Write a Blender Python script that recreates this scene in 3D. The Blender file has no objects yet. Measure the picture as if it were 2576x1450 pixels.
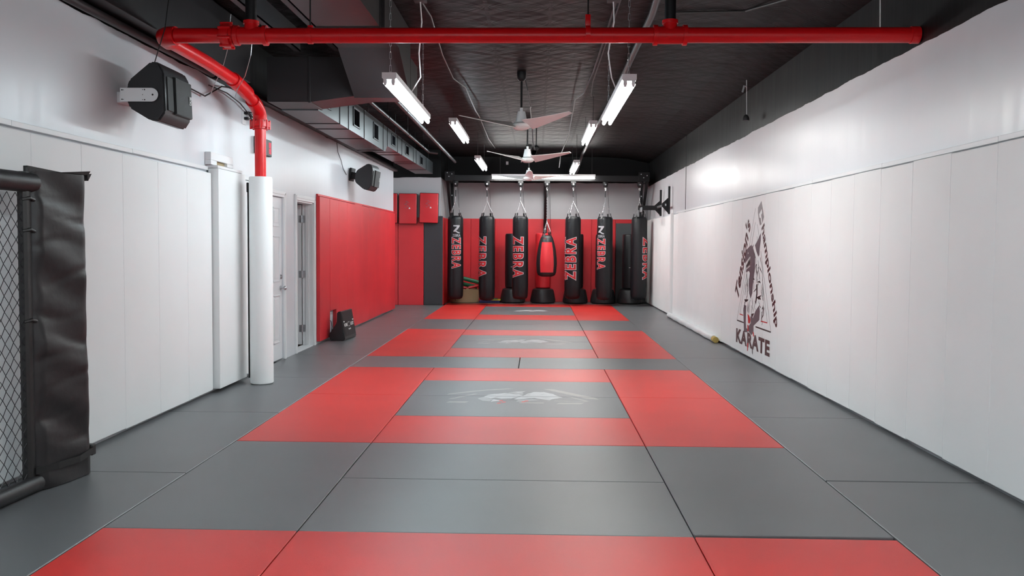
import bpy, bmesh, math, random
from mathutils import Vector, Matrix
random.seed(7)
C = bpy.context.scene.collection
PI = math.pi
sc = bpy.context.scene

# ------------------------------------------------------------------ camera, world, exposure
CAM_H, YAW, PITCH, ROLL, FPX = 1.4621, -0.0277385, 0.0487425, 0.0068585, 2244.27
cd = bpy.data.cameras.new('camera'); cam = bpy.data.objects.new('camera', cd); C.objects.link(cam)
cy, sy, cp, sp = math.cos(YAW), math.sin(YAW), math.cos(PITCH), math.sin(PITCH)
Fw = Vector((sy*cp, cy*cp, -sp)); Rt = Vector((cy, -sy, 0)); Up = Rt.cross(Fw)
R2 = Rt*math.cos(ROLL) + Up*math.sin(ROLL); U2 = Up*math.cos(ROLL) - Rt*math.sin(ROLL)
cam.matrix_world = Matrix(((R2.x, U2.x, -Fw.x, 0), (R2.y, U2.y, -Fw.y, 0), (R2.z, U2.z, -Fw.z, CAM_H), (0, 0, 0, 1)))
cd.sensor_width = 36; cd.lens = 36*FPX/2576; cd.clip_start = 0.05; cd.clip_end = 200
sc.camera = cam
w = bpy.data.worlds.new('world'); sc.world = w; w.use_nodes = True
w.node_tree.nodes['Background'].inputs[0].default_value = (0.93, 0.96, 1, 1)
w.node_tree.nodes['Background'].inputs[1].default_value = 1.1     # world fill light, let in by leaving the room open behind the camera
sc.view_settings.view_transform = 'Standard'; sc.view_settings.look = 'None'
sc.view_settings.exposure = 0.08; sc.view_settings.gamma = 1; sc.view_settings.use_curve_mapping = False
sc.cycles.max_bounces = 8; sc.cycles.diffuse_bounces = 5; sc.cycles.glossy_bounces = 3
TUBE = 66.0       # strength of the fluorescent tubes

# ------------------------------------------------------------------ materials
def mat(name, col, rough=0.5, metal=0.0, spec=0.5, bump=0.0, bscale=40, var=0.0, vscale=3, emit=None, estr=0, stretch=None, coat=0.0):
    m = bpy.data.materials.new(name); m.use_nodes = True; nt = m.node_tree; b = nt.nodes['Principled BSDF']
    b.inputs['Base Color'].default_value = (*col, 1); b.inputs['Roughness'].default_value = rough
    b.inputs['Metallic'].default_value = metal; b.inputs['Specular IOR Level'].default_value = spec
    b.inputs['Coat Weight'].default_value = coat; b.inputs['Coat Roughness'].default_value = 0.15
    if emit: b.inputs['Emission Color'].default_value = (*emit, 1); b.inputs['Emission Strength'].default_value = estr
    if bump or var:
        tc = nt.nodes.new('ShaderNodeNewGeometry'); src = tc.outputs['Position']
        if stretch:
            mp = nt.nodes.new('ShaderNodeMapping'); mp.inputs['Scale'].default_value = stretch
            nt.links.new(src, mp.inputs[0]); src = mp.outputs[0]
    if bump:
        n = nt.nodes.new('ShaderNodeTexNoise'); n.inputs['Scale'].default_value = bscale; n.inputs['Detail'].default_value = 4
        nt.links.new(src, n.inputs['Vector'])
        bp = nt.nodes.new('ShaderNodeBump'); bp.inputs['Strength'].default_value = bump; bp.inputs['Distance'].default_value = 0.01
        nt.links.new(n.outputs[0], bp.inputs['Height']); nt.links.new(bp.outputs[0], b.inputs['Normal'])
    if var:
        n2 = nt.nodes.new('ShaderNodeTexNoise'); n2.inputs['Scale'].default_value = vscale; n2.inputs['Detail'].default_value = 5
        nt.links.new(src, n2.inputs['Vector'])
        r = nt.nodes.new('ShaderNodeValToRGB'); r.color_ramp.elements[0].position = 0.3; r.color_ramp.elements[1].position = 0.7
        r.color_ramp.elements[0].color = (*[c*(1-var) for c in col], 1); r.color_ramp.elements[1].color = (*[min(1, c*(1+var)) for c in col], 1)
        nt.links.new(n2.outputs[0], r.inputs[0]); nt.links.new(r.outputs[0], b.inputs['Base Color'])
    return m

def paint_wall(name, zt, low=(0.66, 0.68, 0.71)):
    """light grey gloss paint up to the height zt, black paint above, wavy hand painted edge"""
    m = mat(name, low, rough=0.3); nt = m.node_tree; b = nt.nodes['Principled BSDF']
    g = nt.nodes.new('ShaderNodeNewGeometry'); s = nt.nodes.new('ShaderNodeSeparateXYZ'); nt.links.new(g.outputs['Position'], s.inputs[0])
    n = nt.nodes.new('ShaderNodeTexNoise'); n.inputs['Scale'].default_value = 2.2; n.inputs['Detail'].default_value = 3; nt.links.new(g.outputs['Position'], n.inputs['Vector'])
    a = nt.nodes.new('ShaderNodeMath'); a.operation = 'MULTIPLY_ADD'; a.inputs[1].default_value = 0.05; nt.links.new(n.outputs[0], a.inputs[0]); nt.links.new(s.outputs['Z'], a.inputs[2])
    c = nt.nodes.new('ShaderNodeMath'); c.operation = 'GREATER_THAN'; c.inputs[1].default_value = zt+0.025; nt.links.new(a.outputs[0], c.inputs[0])
    mx = nt.nodes.new('ShaderNodeMix'); mx.data_type = 'RGBA'; mx.inputs[6].default_value = (*low, 1); mx.inputs[7].default_value = (0.0105, 0.0115, 0.012, 1)
    nt.links.new(c.outputs[0], mx.inputs[0]); nt.links.new(mx.outputs[2], b.inputs['Base Color'])
    ms = nt.nodes.new('ShaderNodeMapRange'); ms.inputs[3].default_value = 0.5; ms.inputs[4].default_value = 0.12; nt.links.new(c.outputs[0], ms.inputs[0]); nt.links.new(ms.outputs[0], b.inputs['Specular IOR Level'])
    mp = nt.nodes.new('ShaderNodeMapping'); mp.inputs['Scale'].default_value = (9, 9, 0.8); nt.links.new(g.outputs['Position'], mp.inputs[0])
    n2 = nt.nodes.new('ShaderNodeTexNoise'); n2.inputs['Scale'].default_value = 1.2; n2.inputs['Detail'].default_value = 4; nt.links.new(mp.outputs[0], n2.inputs['Vector'])
    bp = nt.nodes.new('ShaderNodeBump'); bp.inputs['Strength'].default_value = 0.25; bp.inputs['Distance'].default_value = 0.006
    nt.links.new(n2.outputs[0], bp.inputs['Height']); nt.links.new(bp.outputs[0], b.inputs['Normal'])
    mr = nt.nodes.new('ShaderNodeMapRange'); mr.inputs[3].default_value = 0.24; mr.inputs[4].default_value = 0.42
    nt.links.new(n2.outputs[0], mr.inputs[0]); nt.links.new(mr.outputs[0], b.inputs['Roughness'])
    return m

def tin_material():
    m = mat('black_tin', (0.0045, 0.0038, 0.0042), rough=0.5, spec=0.12); nt = m.node_tree; b = nt.nodes['Principled BSDF']; L = nt.links.new
    def M(op, *ins):
        n = nt.nodes.new('ShaderNodeMath'); n.operation = op
        for i, v in enumerate(ins):
            if isinstance(v, (int, float)): n.inputs[i].default_value = v
            else: L(v, n.inputs[i])
        return n.outputs[0]
    g = nt.nodes.new('ShaderNodeNewGeometry'); s = nt.nodes.new('ShaderNodeSeparateXYZ'); L(g.outputs['Position'], s.inputs[0])
    x = M('ADD', s.outputs['X'], 0.5); y = s.outputs['Y']
    u = M('PINGPONG', x, 0.305); v = M('PINGPONG', y, 0.305)
    d = M('PINGPONG', M('ADD', u, v), 0.1525)                       # pressed diamonds
    seam = M('LESS_THAN', v, 0.008)
    bead = M('MULTIPLY', M('LESS_THAN', u, 0.018), M('PINGPONG', y, 0.025))
    ray = M('MULTIPLY', M('SINE', M('MULTIPLY', M('DIVIDE', u, M('ADD', v, 0.03)), 9.0)), 0.012)
    h = M('ADD', M('ADD', M('MULTIPLY', d, 0.16), M('MULTIPLY', ray, 0.35)), M('SUBTRACT', M('MULTIPLY', bead, 0.8), M('MULTIPLY', seam, 0.12)))
    n = nt.nodes.new('ShaderNodeTexNoise'); n.inputs['Scale'].default_value = 1.6; n.inputs['Detail'].default_value = 3; L(g.outputs['Position'], n.inputs['Vector'])
    h = M('ADD', h, M('MULTIPLY', n.outputs[0], 0.05))
    bp = nt.nodes.new('ShaderNodeBump'); bp.inputs['Strength'].default_value = 0.6; bp.inputs['Distance'].default_value = 0.32
    L(h, bp.inputs['Height']); L(bp.outputs[0], b.inputs['Normal'])
    return m

M_ = {}
M_['matred'] = mat('red_mat_vinyl', (0.62, 0.034, 0.028), rough=0.38, bump=0.12, bscale=260, var=0.06, vscale=1.4, spec=0.4)
M_['matgrey'] = mat('grey_mat_vinyl', (0.128, 0.133, 0.138), rough=0.38, bump=0.12, bscale=260, var=0.07, vscale=1.2, spec=0.6)
M_['padwhite'] = mat('white_pad_vinyl', (0.855, 0.885, 0.885), rough=0.55, var=0.015, vscale=1.5)
M_['padred'] = mat('red_pad_vinyl', (0.60, 0.022, 0.03), rough=0.4, bump=0.08, bscale=120, var=0.08, vscale=1.2)
M_['padblack'] = mat('charcoal_pad_vinyl', (0.028, 0.031, 0.036), rough=0.45, bump=0.15, bscale=160)
M_['padgrey'] = mat('dark_grey_pad_vinyl', (0.06, 0.065, 0.07), rough=0.5)
M_['wall'] = paint_wall('wall_paint_right', 2.96)
M_['walll'] = paint_wall('wall_paint_left', 3.06)
M_['wallb'] = paint_wall('wall_paint_back', 3.04, (0.50, 0.50, 0.52))
M_['tin'] = tin_material()
M_['sub'] = mat('dark_subfloor', (0.02, 0.02, 0.022), rough=0.8)
M_['tile'] = mat('brown_tile', (0.12, 0.06, 0.03), rough=0.5, var=0.3, vscale=8)
M_['white'] = mat('white_paint', (0.78, 0.79, 0.80), rough=0.4)
M_['door'] = mat('white_door_paint', (0.76, 0.78, 0.80), rough=0.38)
M_['redpipe'] = mat('red_pipe_paint', (0.66, 0.006, 0.009), rough=0.28, spec=0.4, bump=0.1, bscale=60)
M_['duct'] = mat('black_duct_paint', (0.017, 0.015, 0.016), rough=0.4, bump=0.12, bscale=5, var=0.15, vscale=2)
M_['ductl'] = mat('satin_black_duct_face', (0.06, 0.07, 0.075), rough=0.34, metal=0.35, bump=0.1, bscale=4)
M_['black'] = mat('black_metal', (0.009, 0.009, 0.01), rough=0.45, spec=0.3)
M_['blackp'] = mat('black_plastic', (0.016, 0.016, 0.018), rough=0.42, bump=0.05, bscale=120)
M_['grille'] = mat('speaker_grille', (0.022, 0.024, 0.024), rough=0.6, bump=0.4, bscale=300)
M_['conduit'] = mat('grey_conduit', (0.05, 0.048, 0.05), rough=0.45, metal=0.3)
M_['steel'] = mat('zinc_steel', (0.55, 0.56, 0.58), rough=0.28, metal=0.9)
M_['enamel'] = mat('white_enamel', (0.86, 0.88, 0.89), rough=0.3)
M_['blade'] = mat('cream_fan_blade', (0.80, 0.73, 0.71), rough=0.45)
M_['hub'] = mat('cream_fan_motor', (0.80, 0.81, 0.79), rough=0.35)
M_['tube'] = mat('lit_cool_tube', (1, 1, 1), emit=(0.80, 0.94, 1.0), estr=TUBE)
M_['tubew'] = mat('lit_warm_tube', (1, 1, 1), emit=(0.99, 0.985, 0.955), estr=TUBE)
M_['ventshade'] = mat('painted_vent_shade', (0.006, 0.006, 0.007), rough=1.0, spec=0.0)  # near-black colour painted in for the shade inside the duct vents
M_['bag'] = mat('black_bag_vinyl', (0.008, 0.0085, 0.0105), rough=0.42, spec=0.35, bump=0.15, bscale=25)
M_['print_red'] = mat('red_print', (0.52, 0.015, 0.02), rough=0.5)
M_['print_white'] = mat('white_print', (0.62, 0.60, 0.62), rough=0.5)
M_['print_grey'] = mat('silver_print', (0.42, 0.42, 0.45), rough=0.45)
M_['ink'] = mat('maroon_black_ink', (0.055, 0.012, 0.016), rough=0.4)
M_['inkblack'] = mat('black_ink', (0.012, 0.010, 0.012), rough=0.4)
M_['inkred'] = mat('red_ink', (0.60, 0.015, 0.02), rough=0.4)
M_['inkshark'] = mat('slate_ink', (0.115, 0.095, 0.115), rough=0.4)
M_['inkgrey'] = mat('grey_ink', (0.22, 0.20, 0.21), rough=0.4)
M_['inkwhite'] = mat('white_ink', (0.83, 0.83, 0.82), rough=0.5)
M_['leather'] = mat('black_cage_vinyl', (0.013, 0.012, 0.013), rough=0.5, bump=0.25, bscale=14)
M_['tan'] = mat('tan_cardboard', (0.36, 0.27, 0.15), rough=0.7)
M_['green'] = mat('green_vinyl', (0.01, 0.16, 0.07), rough=0.25)
M_['redv'] = mat('glossy_red_vinyl', (0.45, 0.01, 0.015), rough=0.22)
M_['blue'] = mat('navy_blue_foam', (0.012, 0.018, 0.10), rough=0.5)
M_['yellow'] = mat('yellow_foam', (0.55, 0.45, 0.03), rough=0.5)
M_['led'] = mat('red_led', (0.3, 0, 0), emit=(1, 0.02, 0.05), estr=2.2)
M_['foilwrap'] = mat('white_plastic_wrap', (0.80, 0.82, 0.83), rough=0.3, bump=0.6, bscale=9)
M_['foam'] = mat('yellow_foam_core', (0.50, 0.36, 0.10), rough=0.8)
M_['maprint'] = mat('pale_mat_print', (0.46, 0.47, 0.48), rough=0.45)
M_['maprint2'] = mat('faded_mat_print', (0.30, 0.285, 0.28), rough=0.45)
M_['maprint3'] = mat('grey_mat_print', (0.32, 0.325, 0.335), rough=0.45)
M_['wire'] = mat('black_cable', (0.012, 0.012, 0.012), rough=0.5)
M_['chainlink'] = mat('black_coated_wire', (0.015, 0.013, 0.018), rough=0.4)

# ------------------------------------------------------------------ mesh builder
class MB:
    def __init__(s): s.bm = bmesh.new()
    def box(s, x0, x1, y0, y1, z0, z1, bev=0, seg=2):
        t = bmesh.new(); bmesh.ops.create_cube(t, size=1)
        for v in t.verts: v.co = Vector(((x0+x1)/2 + v.co.x*(x1-x0), (y0+y1)/2 + v.co.y*(y1-y0), (z0+z1)/2 + v.co.z*(z1-z0)))
        if bev: bmesh.ops.bevel(t, geom=list(t.edges), offset=bev, segments=seg, affect='EDGES', profile=0.5)
        s._merge(t); return s
    def _merge(s, t):
        me = bpy.data.meshes.new('tmp'); t.to_mesh(me); t.free(); s.bm.from_mesh(me); bpy.data.meshes.remove(me)
    def cyl(s, p, q, r, seg=16, r2=None, cap=True):
        p, q = Vector(p), Vector(q); d = q-p; L = d.length
        t = bmesh.new(); bmesh.ops.create_cone(t, cap_ends=cap, segments=seg, radius1=r, radius2=r if r2 is None else r2, depth=L)
        t.transform(Matrix.Translation((p+q)/2) @ d.to_track_quat('Z', 'Y').to_matrix().to_4x4()); s._merge(t); return s
    def sph(s, c, r, sx=1, sy=1, sz=1, seg=16):
        t = bmesh.new(); bmesh.ops.create_uvsphere(t, u_segments=seg, v_segments=seg//2, radius=r)
        t.transform(Matrix.Translation(c) @ Matrix.Diagonal((sx, sy, sz, 1))); s._merge(t); return s
    def tube(s, pts, r, seg=8, closed=False):
        pts = [Vector(p) for p in pts]; n = len(pts); rings = []; prev = None
        for i, p in enumerate(pts):
            a = pts[(i-1) % n] if (closed or i > 0) else p; b = pts[(i+1) % n] if (closed or i < n-1) else p
            d = (b-a).normalized()
            if prev is None: nn = d.orthogonal().normalized()
            else:
                nn = prev - d*prev.dot(d); nn = nn.normalized() if nn.length > 1e-6 else d.orthogonal().normalized()
            prev = nn; bb = d.cross(nn)
            rr = r[i] if isinstance(r, (list, tuple)) else r
            rings.append([s.bm.verts.new(p + (nn*math.cos(2*PI*k/seg) + bb*math.sin(2*PI*k/seg))*rr) for k in range(seg)])
        m = n if closed else n-1
        for i in range(m):
            A, B = rings[i], rings[(i+1) % n]
            for k in range(seg): s.bm.faces.new((A[k], A[(k+1) % seg], B[(k+1) % seg], B[k]))
        if not closed:
            s.bm.faces.new(rings[0][::-1]); s.bm.faces.new(rings[-1])
        return s
    def lathe(s, cx, cyy, prof, seg=28, a0=0, a1=2*PI, cap=True):
        full = abs(a1-a0-2*PI) < 1e-6; n = seg if full else seg+1; rings = []
        for r, z in prof:
            rings.append([s.bm.verts.new((cx + r*math.cos(a0+(a1-a0)*k/seg), cyy + r*math.sin(a0+(a1-a0)*k/seg), z)) for k in range(n)])
        for i in range(len(prof)-1):
            for k in range(seg):
                A, B = rings[i], rings[i+1]; k2 = (k+1) % n
                s.bm.faces.new((A[k], A[k2], B[k2], B[k]))
        if full and cap:
            if prof[0][0] > 1e-4: s.bm.faces.new(rings[0][::-1])
            if prof[-1][0] > 1e-4: s.bm.faces.new(rings[-1])
        return s
    def prism(s, pts, off, bev=0):
        t = bmesh.new(); off = Vector(off)
        a = [t.verts.new(p) for p in pts]; b = [t.verts.new(Vector(p)+off) for p in pts]; n = len(pts)
        t.faces.new(a); t.faces.new(b[::-1])
        for i in range(n): t.faces.new((a[i], b[i], b[(i+1) % n], a[(i+1) % n]))
        bmesh.ops.recalc_face_normals(t, faces=list(t.faces))
        if bev: bmesh.ops.bevel(t, geom=list(t.edges), offset=bev, segments=2, affect='EDGES')
        s._merge(t); return s
    def poly(s, pts):
        vs = [s.bm.verts.new(p) for p in pts]
        f = s.bm.faces.new(vs); f.normal_update(); bmesh.ops.triangulate(s.bm, faces=[f]); return s
    def build(s, name, m, parent=None, smooth=False, ang=35):
        bmesh.ops.recalc_face_normals(s.bm, faces=list(s.bm.faces))
        me = bpy.data.meshes.new(name); s.bm.to_mesh(me); s.bm.free()
        if smooth:
            me.shade_smooth() if hasattr(me, 'shade_smooth') else None
            for p in me.polygons: p.use_smooth = True
            try: me.set_sharp_from_angle(angle=math.radians(ang))
            except Exception: pass
        me.materials.append(m)
        o = bpy.data.objects.new(name, me); C.objects.link(o)
        if parent: o.parent = parent
        return o

def thing(name, label, cat, loc=(0, 0, 0), rz=0, group=None):
    o = bpy.data.objects.new(name, None); C.objects.link(o); o.empty_display_size = 0.1
    o.location = loc; o.rotation_euler = (0, 0, rz); return tag(o, label, cat, group)
def tag(o, label, cat, group=None):
    o['label'] = label; o['category'] = cat
    if group: o['group'] = group
    return o
def struct(o): o['kind'] = 'structure'; return o
def dup(root, loc, rz, label, group=None):
    kids = [(ch, [g for g in bpy.data.objects if g.parent == ch]) for ch in bpy.data.objects if ch.parent == root]
    r = root.copy(); C.objects.link(r); r.location = loc; r.rotation_euler = (0, 0, rz); r['label'] = label
    if group: r['group'] = group
    for ch, gs in kids:
        c = ch.copy(); C.objects.link(c); c.parent = r
        for g in gs: d = g.copy(); C.objects.link(d); d.parent = c
    return r
ORD = ['first', 'second', 'third', 'fourth', 'fifth', 'sixth', 'seventh', 'eighth', 'ninth', 'tenth', 'eleventh', 'twelfth', 'thirteenth',
       'fourteenth', 'fifteenth', 'sixteenth', 'seventeenth', 'eighteenth', 'nineteenth', 'twentieth', 'twenty-first', 'twenty-second',
       'twenty-third', 'twenty-fourth', 'twenty-fifth', 'twenty-sixth', 'twenty-seventh', 'twenty-eighth', 'twenty-ninth', 'thirtieth', 'thirty-first', 'thirty-second', 'thirty-third']

# lettering: the built in font turned into mesh faces, then mapped by a function (u along the line, v up the letter)
_tc = {}
def glyphs(txt, off, sp=1.12):
    k = (txt, off, sp)
    if k not in _tc:
        cu = bpy.data.curves.new('t', 'FONT'); cu.body = txt; cu.offset = off; cu.resolution_u = 3; cu.size = 1; cu.space_character = sp
        ob = bpy.data.objects.new('t', cu); C.objects.link(ob); dg = bpy.context.evaluated_depsgraph_get(); dg.update()
        me = bpy.data.meshes.new_from_object(ob.evaluated_get(dg)); bpy.data.objects.remove(ob); bpy.data.curves.remove(cu)
        _tc[k] = ([v.co.copy() for v in me.vertices], [list(p.vertices) for p in me.polygons]); bpy.data.meshes.remove(me)
    return _tc[k]
def letters(mb, txt, fn, off=0.02, cuts=0, sp=1.12):
    v0, _ = glyphs(txt, 0.0, sp); V, P = glyphs(txt, off, sp)
    x0 = min(v.x for v in v0); x1 = max(v.x for v in v0); y0 = min(v.y for v in v0); y1 = max(v.y for v in v0)
    t = bmesh.new(); vs = [t.verts.new(((v.x-x0)/(x1-x0), (v.y-y0)/(y1-y0), 0)) for v in V]
    for p in P:
        try: t.faces.new([vs[i] for i in p])
        except Exception: pass
    t.normal_update()
    for k in range(1, cuts):
        bmesh.ops.bisect_plane(t, geom=list(t.verts)+list(t.edges)+list(t.faces), plane_co=(0, k/cuts, 0), plane_no=(0, 1, 0))
    for v in t.verts: v.co = Vector(fn(v.co.x, v.co.y))
    mb._merge(t)
def flat(o, xd, yd, wd, ht):
    o, xd, yd = Vector(o), Vector(xd).normalized(), Vector(yd).normalized()
    return lambda u, v: o + xd*(u*wd) + yd*(v*ht)

# ------------------------------------------------------------------ room shell
XR, XL, YB, YN, ZC = 2.82, -3.185, 22.92, 19.72, 3.70     # right wall, left wall, back wall, end of the left wall, ceiling
D2 = (11.72, 12.62, 2.03); D1 = (10.27, 11.12, 2.03)
struct(MB().box(-4.6, XR+0.15, -3, YB+0.15, -0.14, -0.045).build('floor', M_['sub']))
m = MB().box(XR, XR+0.15, -3, YB+0.15, -0.045, 3.62); struct(m.build('wall_right', M_['wall']))
m = MB()
m.box(XL-0.15, XL, -3, D1[0], -0.045, ZC); m.box(XL-0.15, XL, D1[1], D2[0], -0.045, ZC); m.box(XL-0.15, XL, D2[1], YN, -0.045, ZC)
m.box(XL-0.15, XL, D1[0], D1[1], D1[2], ZC); m.box(XL-0.15, XL, D2[0], D2[1], D2[2], ZC)
struct(m.build('wall_left', M_['walll']))
struct(MB().box(-2.30, XR, YB, YB+0.15, -0.045, ZC).build('wall_back', M_['wallb']))
struct(MB().box(-4.6, -2.30, 21.26, YB+0.15, -0.045, ZC).build('wall_recess', M_['wallb']))
struct(MB().box(-4.6, -4.45, YN, 21.26, -0.045, ZC).build('wall_side', M_['wallb']))
m = MB()
prof = [(-4.6, ZC), (1.7, ZC), (2.3, 3.66), (XR+0.15, 3.52)]
m.prism([(x, -3, z) for x, z in prof] + [(XR+0.15, -3, ZC+0.12), (-4.6, -3, ZC+0.12)], (0, YB+3.15, 0))
struct(m.build('ceiling', M_['tin']))
# the little room behind the open door
m = MB(); m.box(-5.2, -5.1, 10.9, 13.6, -0.045, 2.5); m.box(-5.1, XL-0.15, 13.5, 13.6, -0.045, 2.5); m.box(-5.1, XL-0.15, 10.9, 11.0, -0.045, 2.5); m.box(-5.2, XL-0.15, 10.9, 13.6, 2.5, 2.6)
struct(m.build('wall_closet', M_['white']))
struct(MB().box(-5.2, XL-0.15, 10.9, 13.6, -0.14, -0.02).build('floor_closet', M_['tile']))
m = MB()
m.box(XR-0.006, XR, 17.12, 17.145, 2.10, 3.55); struct(m.build('wall_crack_1', M_['black']))  # thin dark strip laid on the wall to draw its crack line

# ------------------------------------------------------------------ doors
def casing(mb, y0, y1, zt, x):
    wdt = 0.075
    for a, b in ((y0-wdt, y0), (y1, y1+wdt)): mb.box(x-0.001, x+0.02, a, b, 0, zt+wdt, 0.004); mb.box(x+0.018, x+0.026, a+0.012, b-0.03, 0, zt+wdt-0.02, 0.003)
    mb.box(x-0.001, x+0.02, y0, y1, zt, zt+wdt, 0.004); mb.box(x+0.018, x+0.026, y0-0.05, y1+0.05, zt+0.03, zt+wdt-0.012, 0.003)
m = MB(); casing(m, D1[0], D1[1], D1[2], XL); struct(m.build('trim_2', M_['white']))
m = MB(); casing(m, D2[0], D2[1], D2[2], XL)
for a, b in ((D2[0]-0.001, D2[0]+0.018), (D2[1]-0.018, D2[1]+0.001)): m.box(XL-0.15, XL, a, b, -0.02, D2[2])
m.box(XL-0.15, XL, D2[0], D2[1], D2[2]-0.018, D2[2]); m.box(XL-0.10, XL-0.06, D2[1]-0.035, D2[1]-0.018, -0.02, D2[2]-0.018)
m.box(XL-0.15, XL, D2[0], D2[1], -0.04, 0.012, 0.003)
struct(m.build('trim_3', M_['white']))
d1 = MB().box(XL-0.055, XL-0.015, D1[0]+0.004, D1[1]-0.004, 0.012, D1[2]-0.006).build('door_1', M_['door']); struct(d1)
def panel(mb, x, y0, y1, z0, z1):
    for a, b, c, d in ((y0, y1, z0, z0+0.018), (y0, y1, z1-0.018, z1), (y0, y0+0.018, z0, z1), (y1-0.018, y1, z0, z1)):
        mb.box(x, x+0.008, a, b, c, d, 0.003)
    mb.box(x, x+0.006, y0+0.045, y1-0.045, z0+0.045, z1-0.045, 0.004)
m = MB()
for ya, yb in ((D1[0]+0.11, D1[0]+0.38), (D1[0]+0.47, D1[0]+0.74)):
    for za, zb in ((0.22, 0.82), (0.98, 1.55), (1.66, 1.90)): panel(m, XL-0.016, ya, yb, za, zb)
m.build('panel_moulding', M_['door'], d1)
m = MB(); yk = 11.035
m.cyl((XL-0.016, yk, 0.90), (XL-0.004, yk, 0.90), 0.032, 20); m.cyl((XL-0.004, yk, 0.90), (XL+0.03, yk, 0.90), 0.012, 12); m.sph((XL+0.045, yk, 0.90), 0.027, 0.8, 1, 1)
m.build('door_knob', M_['steel'], d1, True)
m = MB(); m.cyl((XL-0.016, yk, 1.04), (XL+0.006, yk, 1.04), 0.032, 20, 0.026); m.cyl((XL+0.006, yk, 1.04), (XL+0.01, yk, 1.04), 0.012, 12)
m.build('deadbolt', M_['steel'], d1, True)
# second door: hinged on its far jamb, swung open into the room behind
hinge = (XL-0.152, D2[1]-0.03)
leaf = MB().box(-0.86, -0.004, -0.04, 0.0, 0.02, 2.0).build('door_2', M_['door']); struct(leaf); leaf.location = (hinge[0], hinge[1], 0); leaf.rotation_euler = (0, 0, math.radians(4))
for z in (0.25, 1.02, 1.80):
    m = MB(); m.box(-0.035, 0.0, -0.044, -0.0405, z-0.05, z+0.05); m.cyl((0.006, -0.046, z-0.052), (0.006, -0.046, z+0.052), 0.008, 10); m.box(0.008, 0.045, -0.0105, -0.005, z-0.05, z+0.05)
    m.build('hinge', M_['steel'], leaf)

# ------------------------------------------------------------------ floor mats
PX = []   # print polygons per logo centre are clipped to their mats
def floor_mat(x0, x1, y0, y1, col, label, group, gap=0.003):
    o = MB().box(x0+gap/2, x1-gap/2, y0+gap/2, y1-gap/2, -0.044, 0, 0.004, 1).build('floor_mat', M_['matred' if col == 'red' else 'matgrey'])
    tag(o, label, 'floor mat', group); return o
cs = [(2.45, 3.44, 'red'), (3.44, 4.44, 'red'), (4.44, 5.47, 'grey'), (5.47, 6.465, 'grey'), (6.465, 7.51, 'red'), (7.51, 8.53, 'grey'), (8.53, 9.49, 'grey'), (9.49, 10.47, 'red'),
      (11.50, 12.48, 'red'), (12.48, 13.42, 'grey'), (13.42, 14.29, 'grey'), (14.29, 15.19, 'red'), (15.19, 16.24, 'grey'), (16.24, 17.27, 'grey'),
      (17.27, 18.49, 'red'), (18.49, 19.70, 'grey'), (19.70, 20.95, 'grey'), (20.95, 21.93, 'red')]
cl = {0: None, 1: 'wide red mat in the middle of the foremost red band, beside the photo edge', 2: 'wide grey mat in the centre strip directly behind the foremost red band',
      3: 'wide grey mat in the centre strip touching the front of the big nearest red square', 4: 'wide red mat forming the front bar of the nearest red square',
      5: 'grey mat with the lower half of the nearest big pale print', 6: 'grey mat with the upper half of the nearest big pale print', 7: 'wide red mat forming the back bar of the nearest red square',
      8: 'wide red mat forming the front bar of the middle red square', 9: 'grey mat with the lower half of the middle pale print', 10: 'grey mat with the upper half of the middle pale print',
      11: 'wide red mat forming the back bar of the middle red square', 12: 'shiny grey centre mat directly behind the middle red square', 13: 'shiny grey centre mat directly in front of the farthest red square',
      14: 'wide red mat forming the front bar of the farthest red square', 15: 'grey mat with the lower half of the farthest small pale print', 16: 'grey mat with the upper half of the farthest small pale print',
      17: 'wide red mat forming the back bar of the farthest red square, near the bags'}
mats = {}
for i, (a, b, c) in enumerate(cs):
    if cl[i]: mats[i] = floor_mat(-1.205, 0.80, a, b, c, cl[i], 'centre strip floor mats')
sd = [(2.45, 4.44, 'red', 'red mat at the {s} end of the foremost red band, cut by the photo edge'), (4.44, 6.465, 'grey', 'grey mat on the {s} between the foremost red band and the nearest red square'),
      (6.465, 8.55, 'red', 'red mat forming the near {s} side of the nearest red square'), (8.55, 10.47, 'red', 'red mat forming the far {s} side of the nearest red square'),
      (11.50, 13.40, 'red', 'red mat forming the near {s} side of the middle red square'), (13.40, 15.25, 'red', 'red mat forming the far {s} side of the middle red square'),
      (15.25, 17.28, 'grey', 'grey mat on the {s} between the middle and the farthest red squares'), (17.28, 19.65, 'red', 'red mat forming the near {s} side of the farthest red square'),
      (19.65, 21.98, 'red', 'red mat forming the far {s} side of the farthest red square')]
for a, b, c, t in sd:
    floor_mat(-2.21, -1.208, a, b, c, t.format(s='left'), 'left side floor mats')
    if a == 4.44: a = 4.475
    floor_mat(0.803, 1.81, a, b, c, t.format(s='right'), 'right side floor mats', 0.003)
floor_mat(-2.21, -0.21, 10.47, 11.50, 'grey', 'left grey cross mat between the near and middle red squares', 'grey cross mats')
floor_mat(-0.205, 1.81, 10.47, 11.50, 'grey', 'right grey cross mat between the near and middle red squares', 'grey cross mats')
ol = [2.45, 3.55, 5.54, 7.57, 9.6, 11.6, 13.6, 15.6, 17.6, 19.7]
tl = ['near the cage panel, cut by the photo corner', 'beside the foot of the cage panel', 'along the near left white pads', 'in front of the thick white pad', 'around the foot of the padded column',
      'in front of the two white doors', 'under the small scoreboard', 'along the middle of the left red pads', 'along the far end of the left red pads']
for i in range(9): floor_mat(-3.18, -2.215, ol[i], ol[i+1], 'grey', 'grey border mat by the left wall, ' + tl[i], 'left border floor mats')
orr = [2.45, 3.58, 5.555, 7.62, 9.6, 11.6, 13.6, 15.6, 17.6, 19.6, 21.95]
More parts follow.
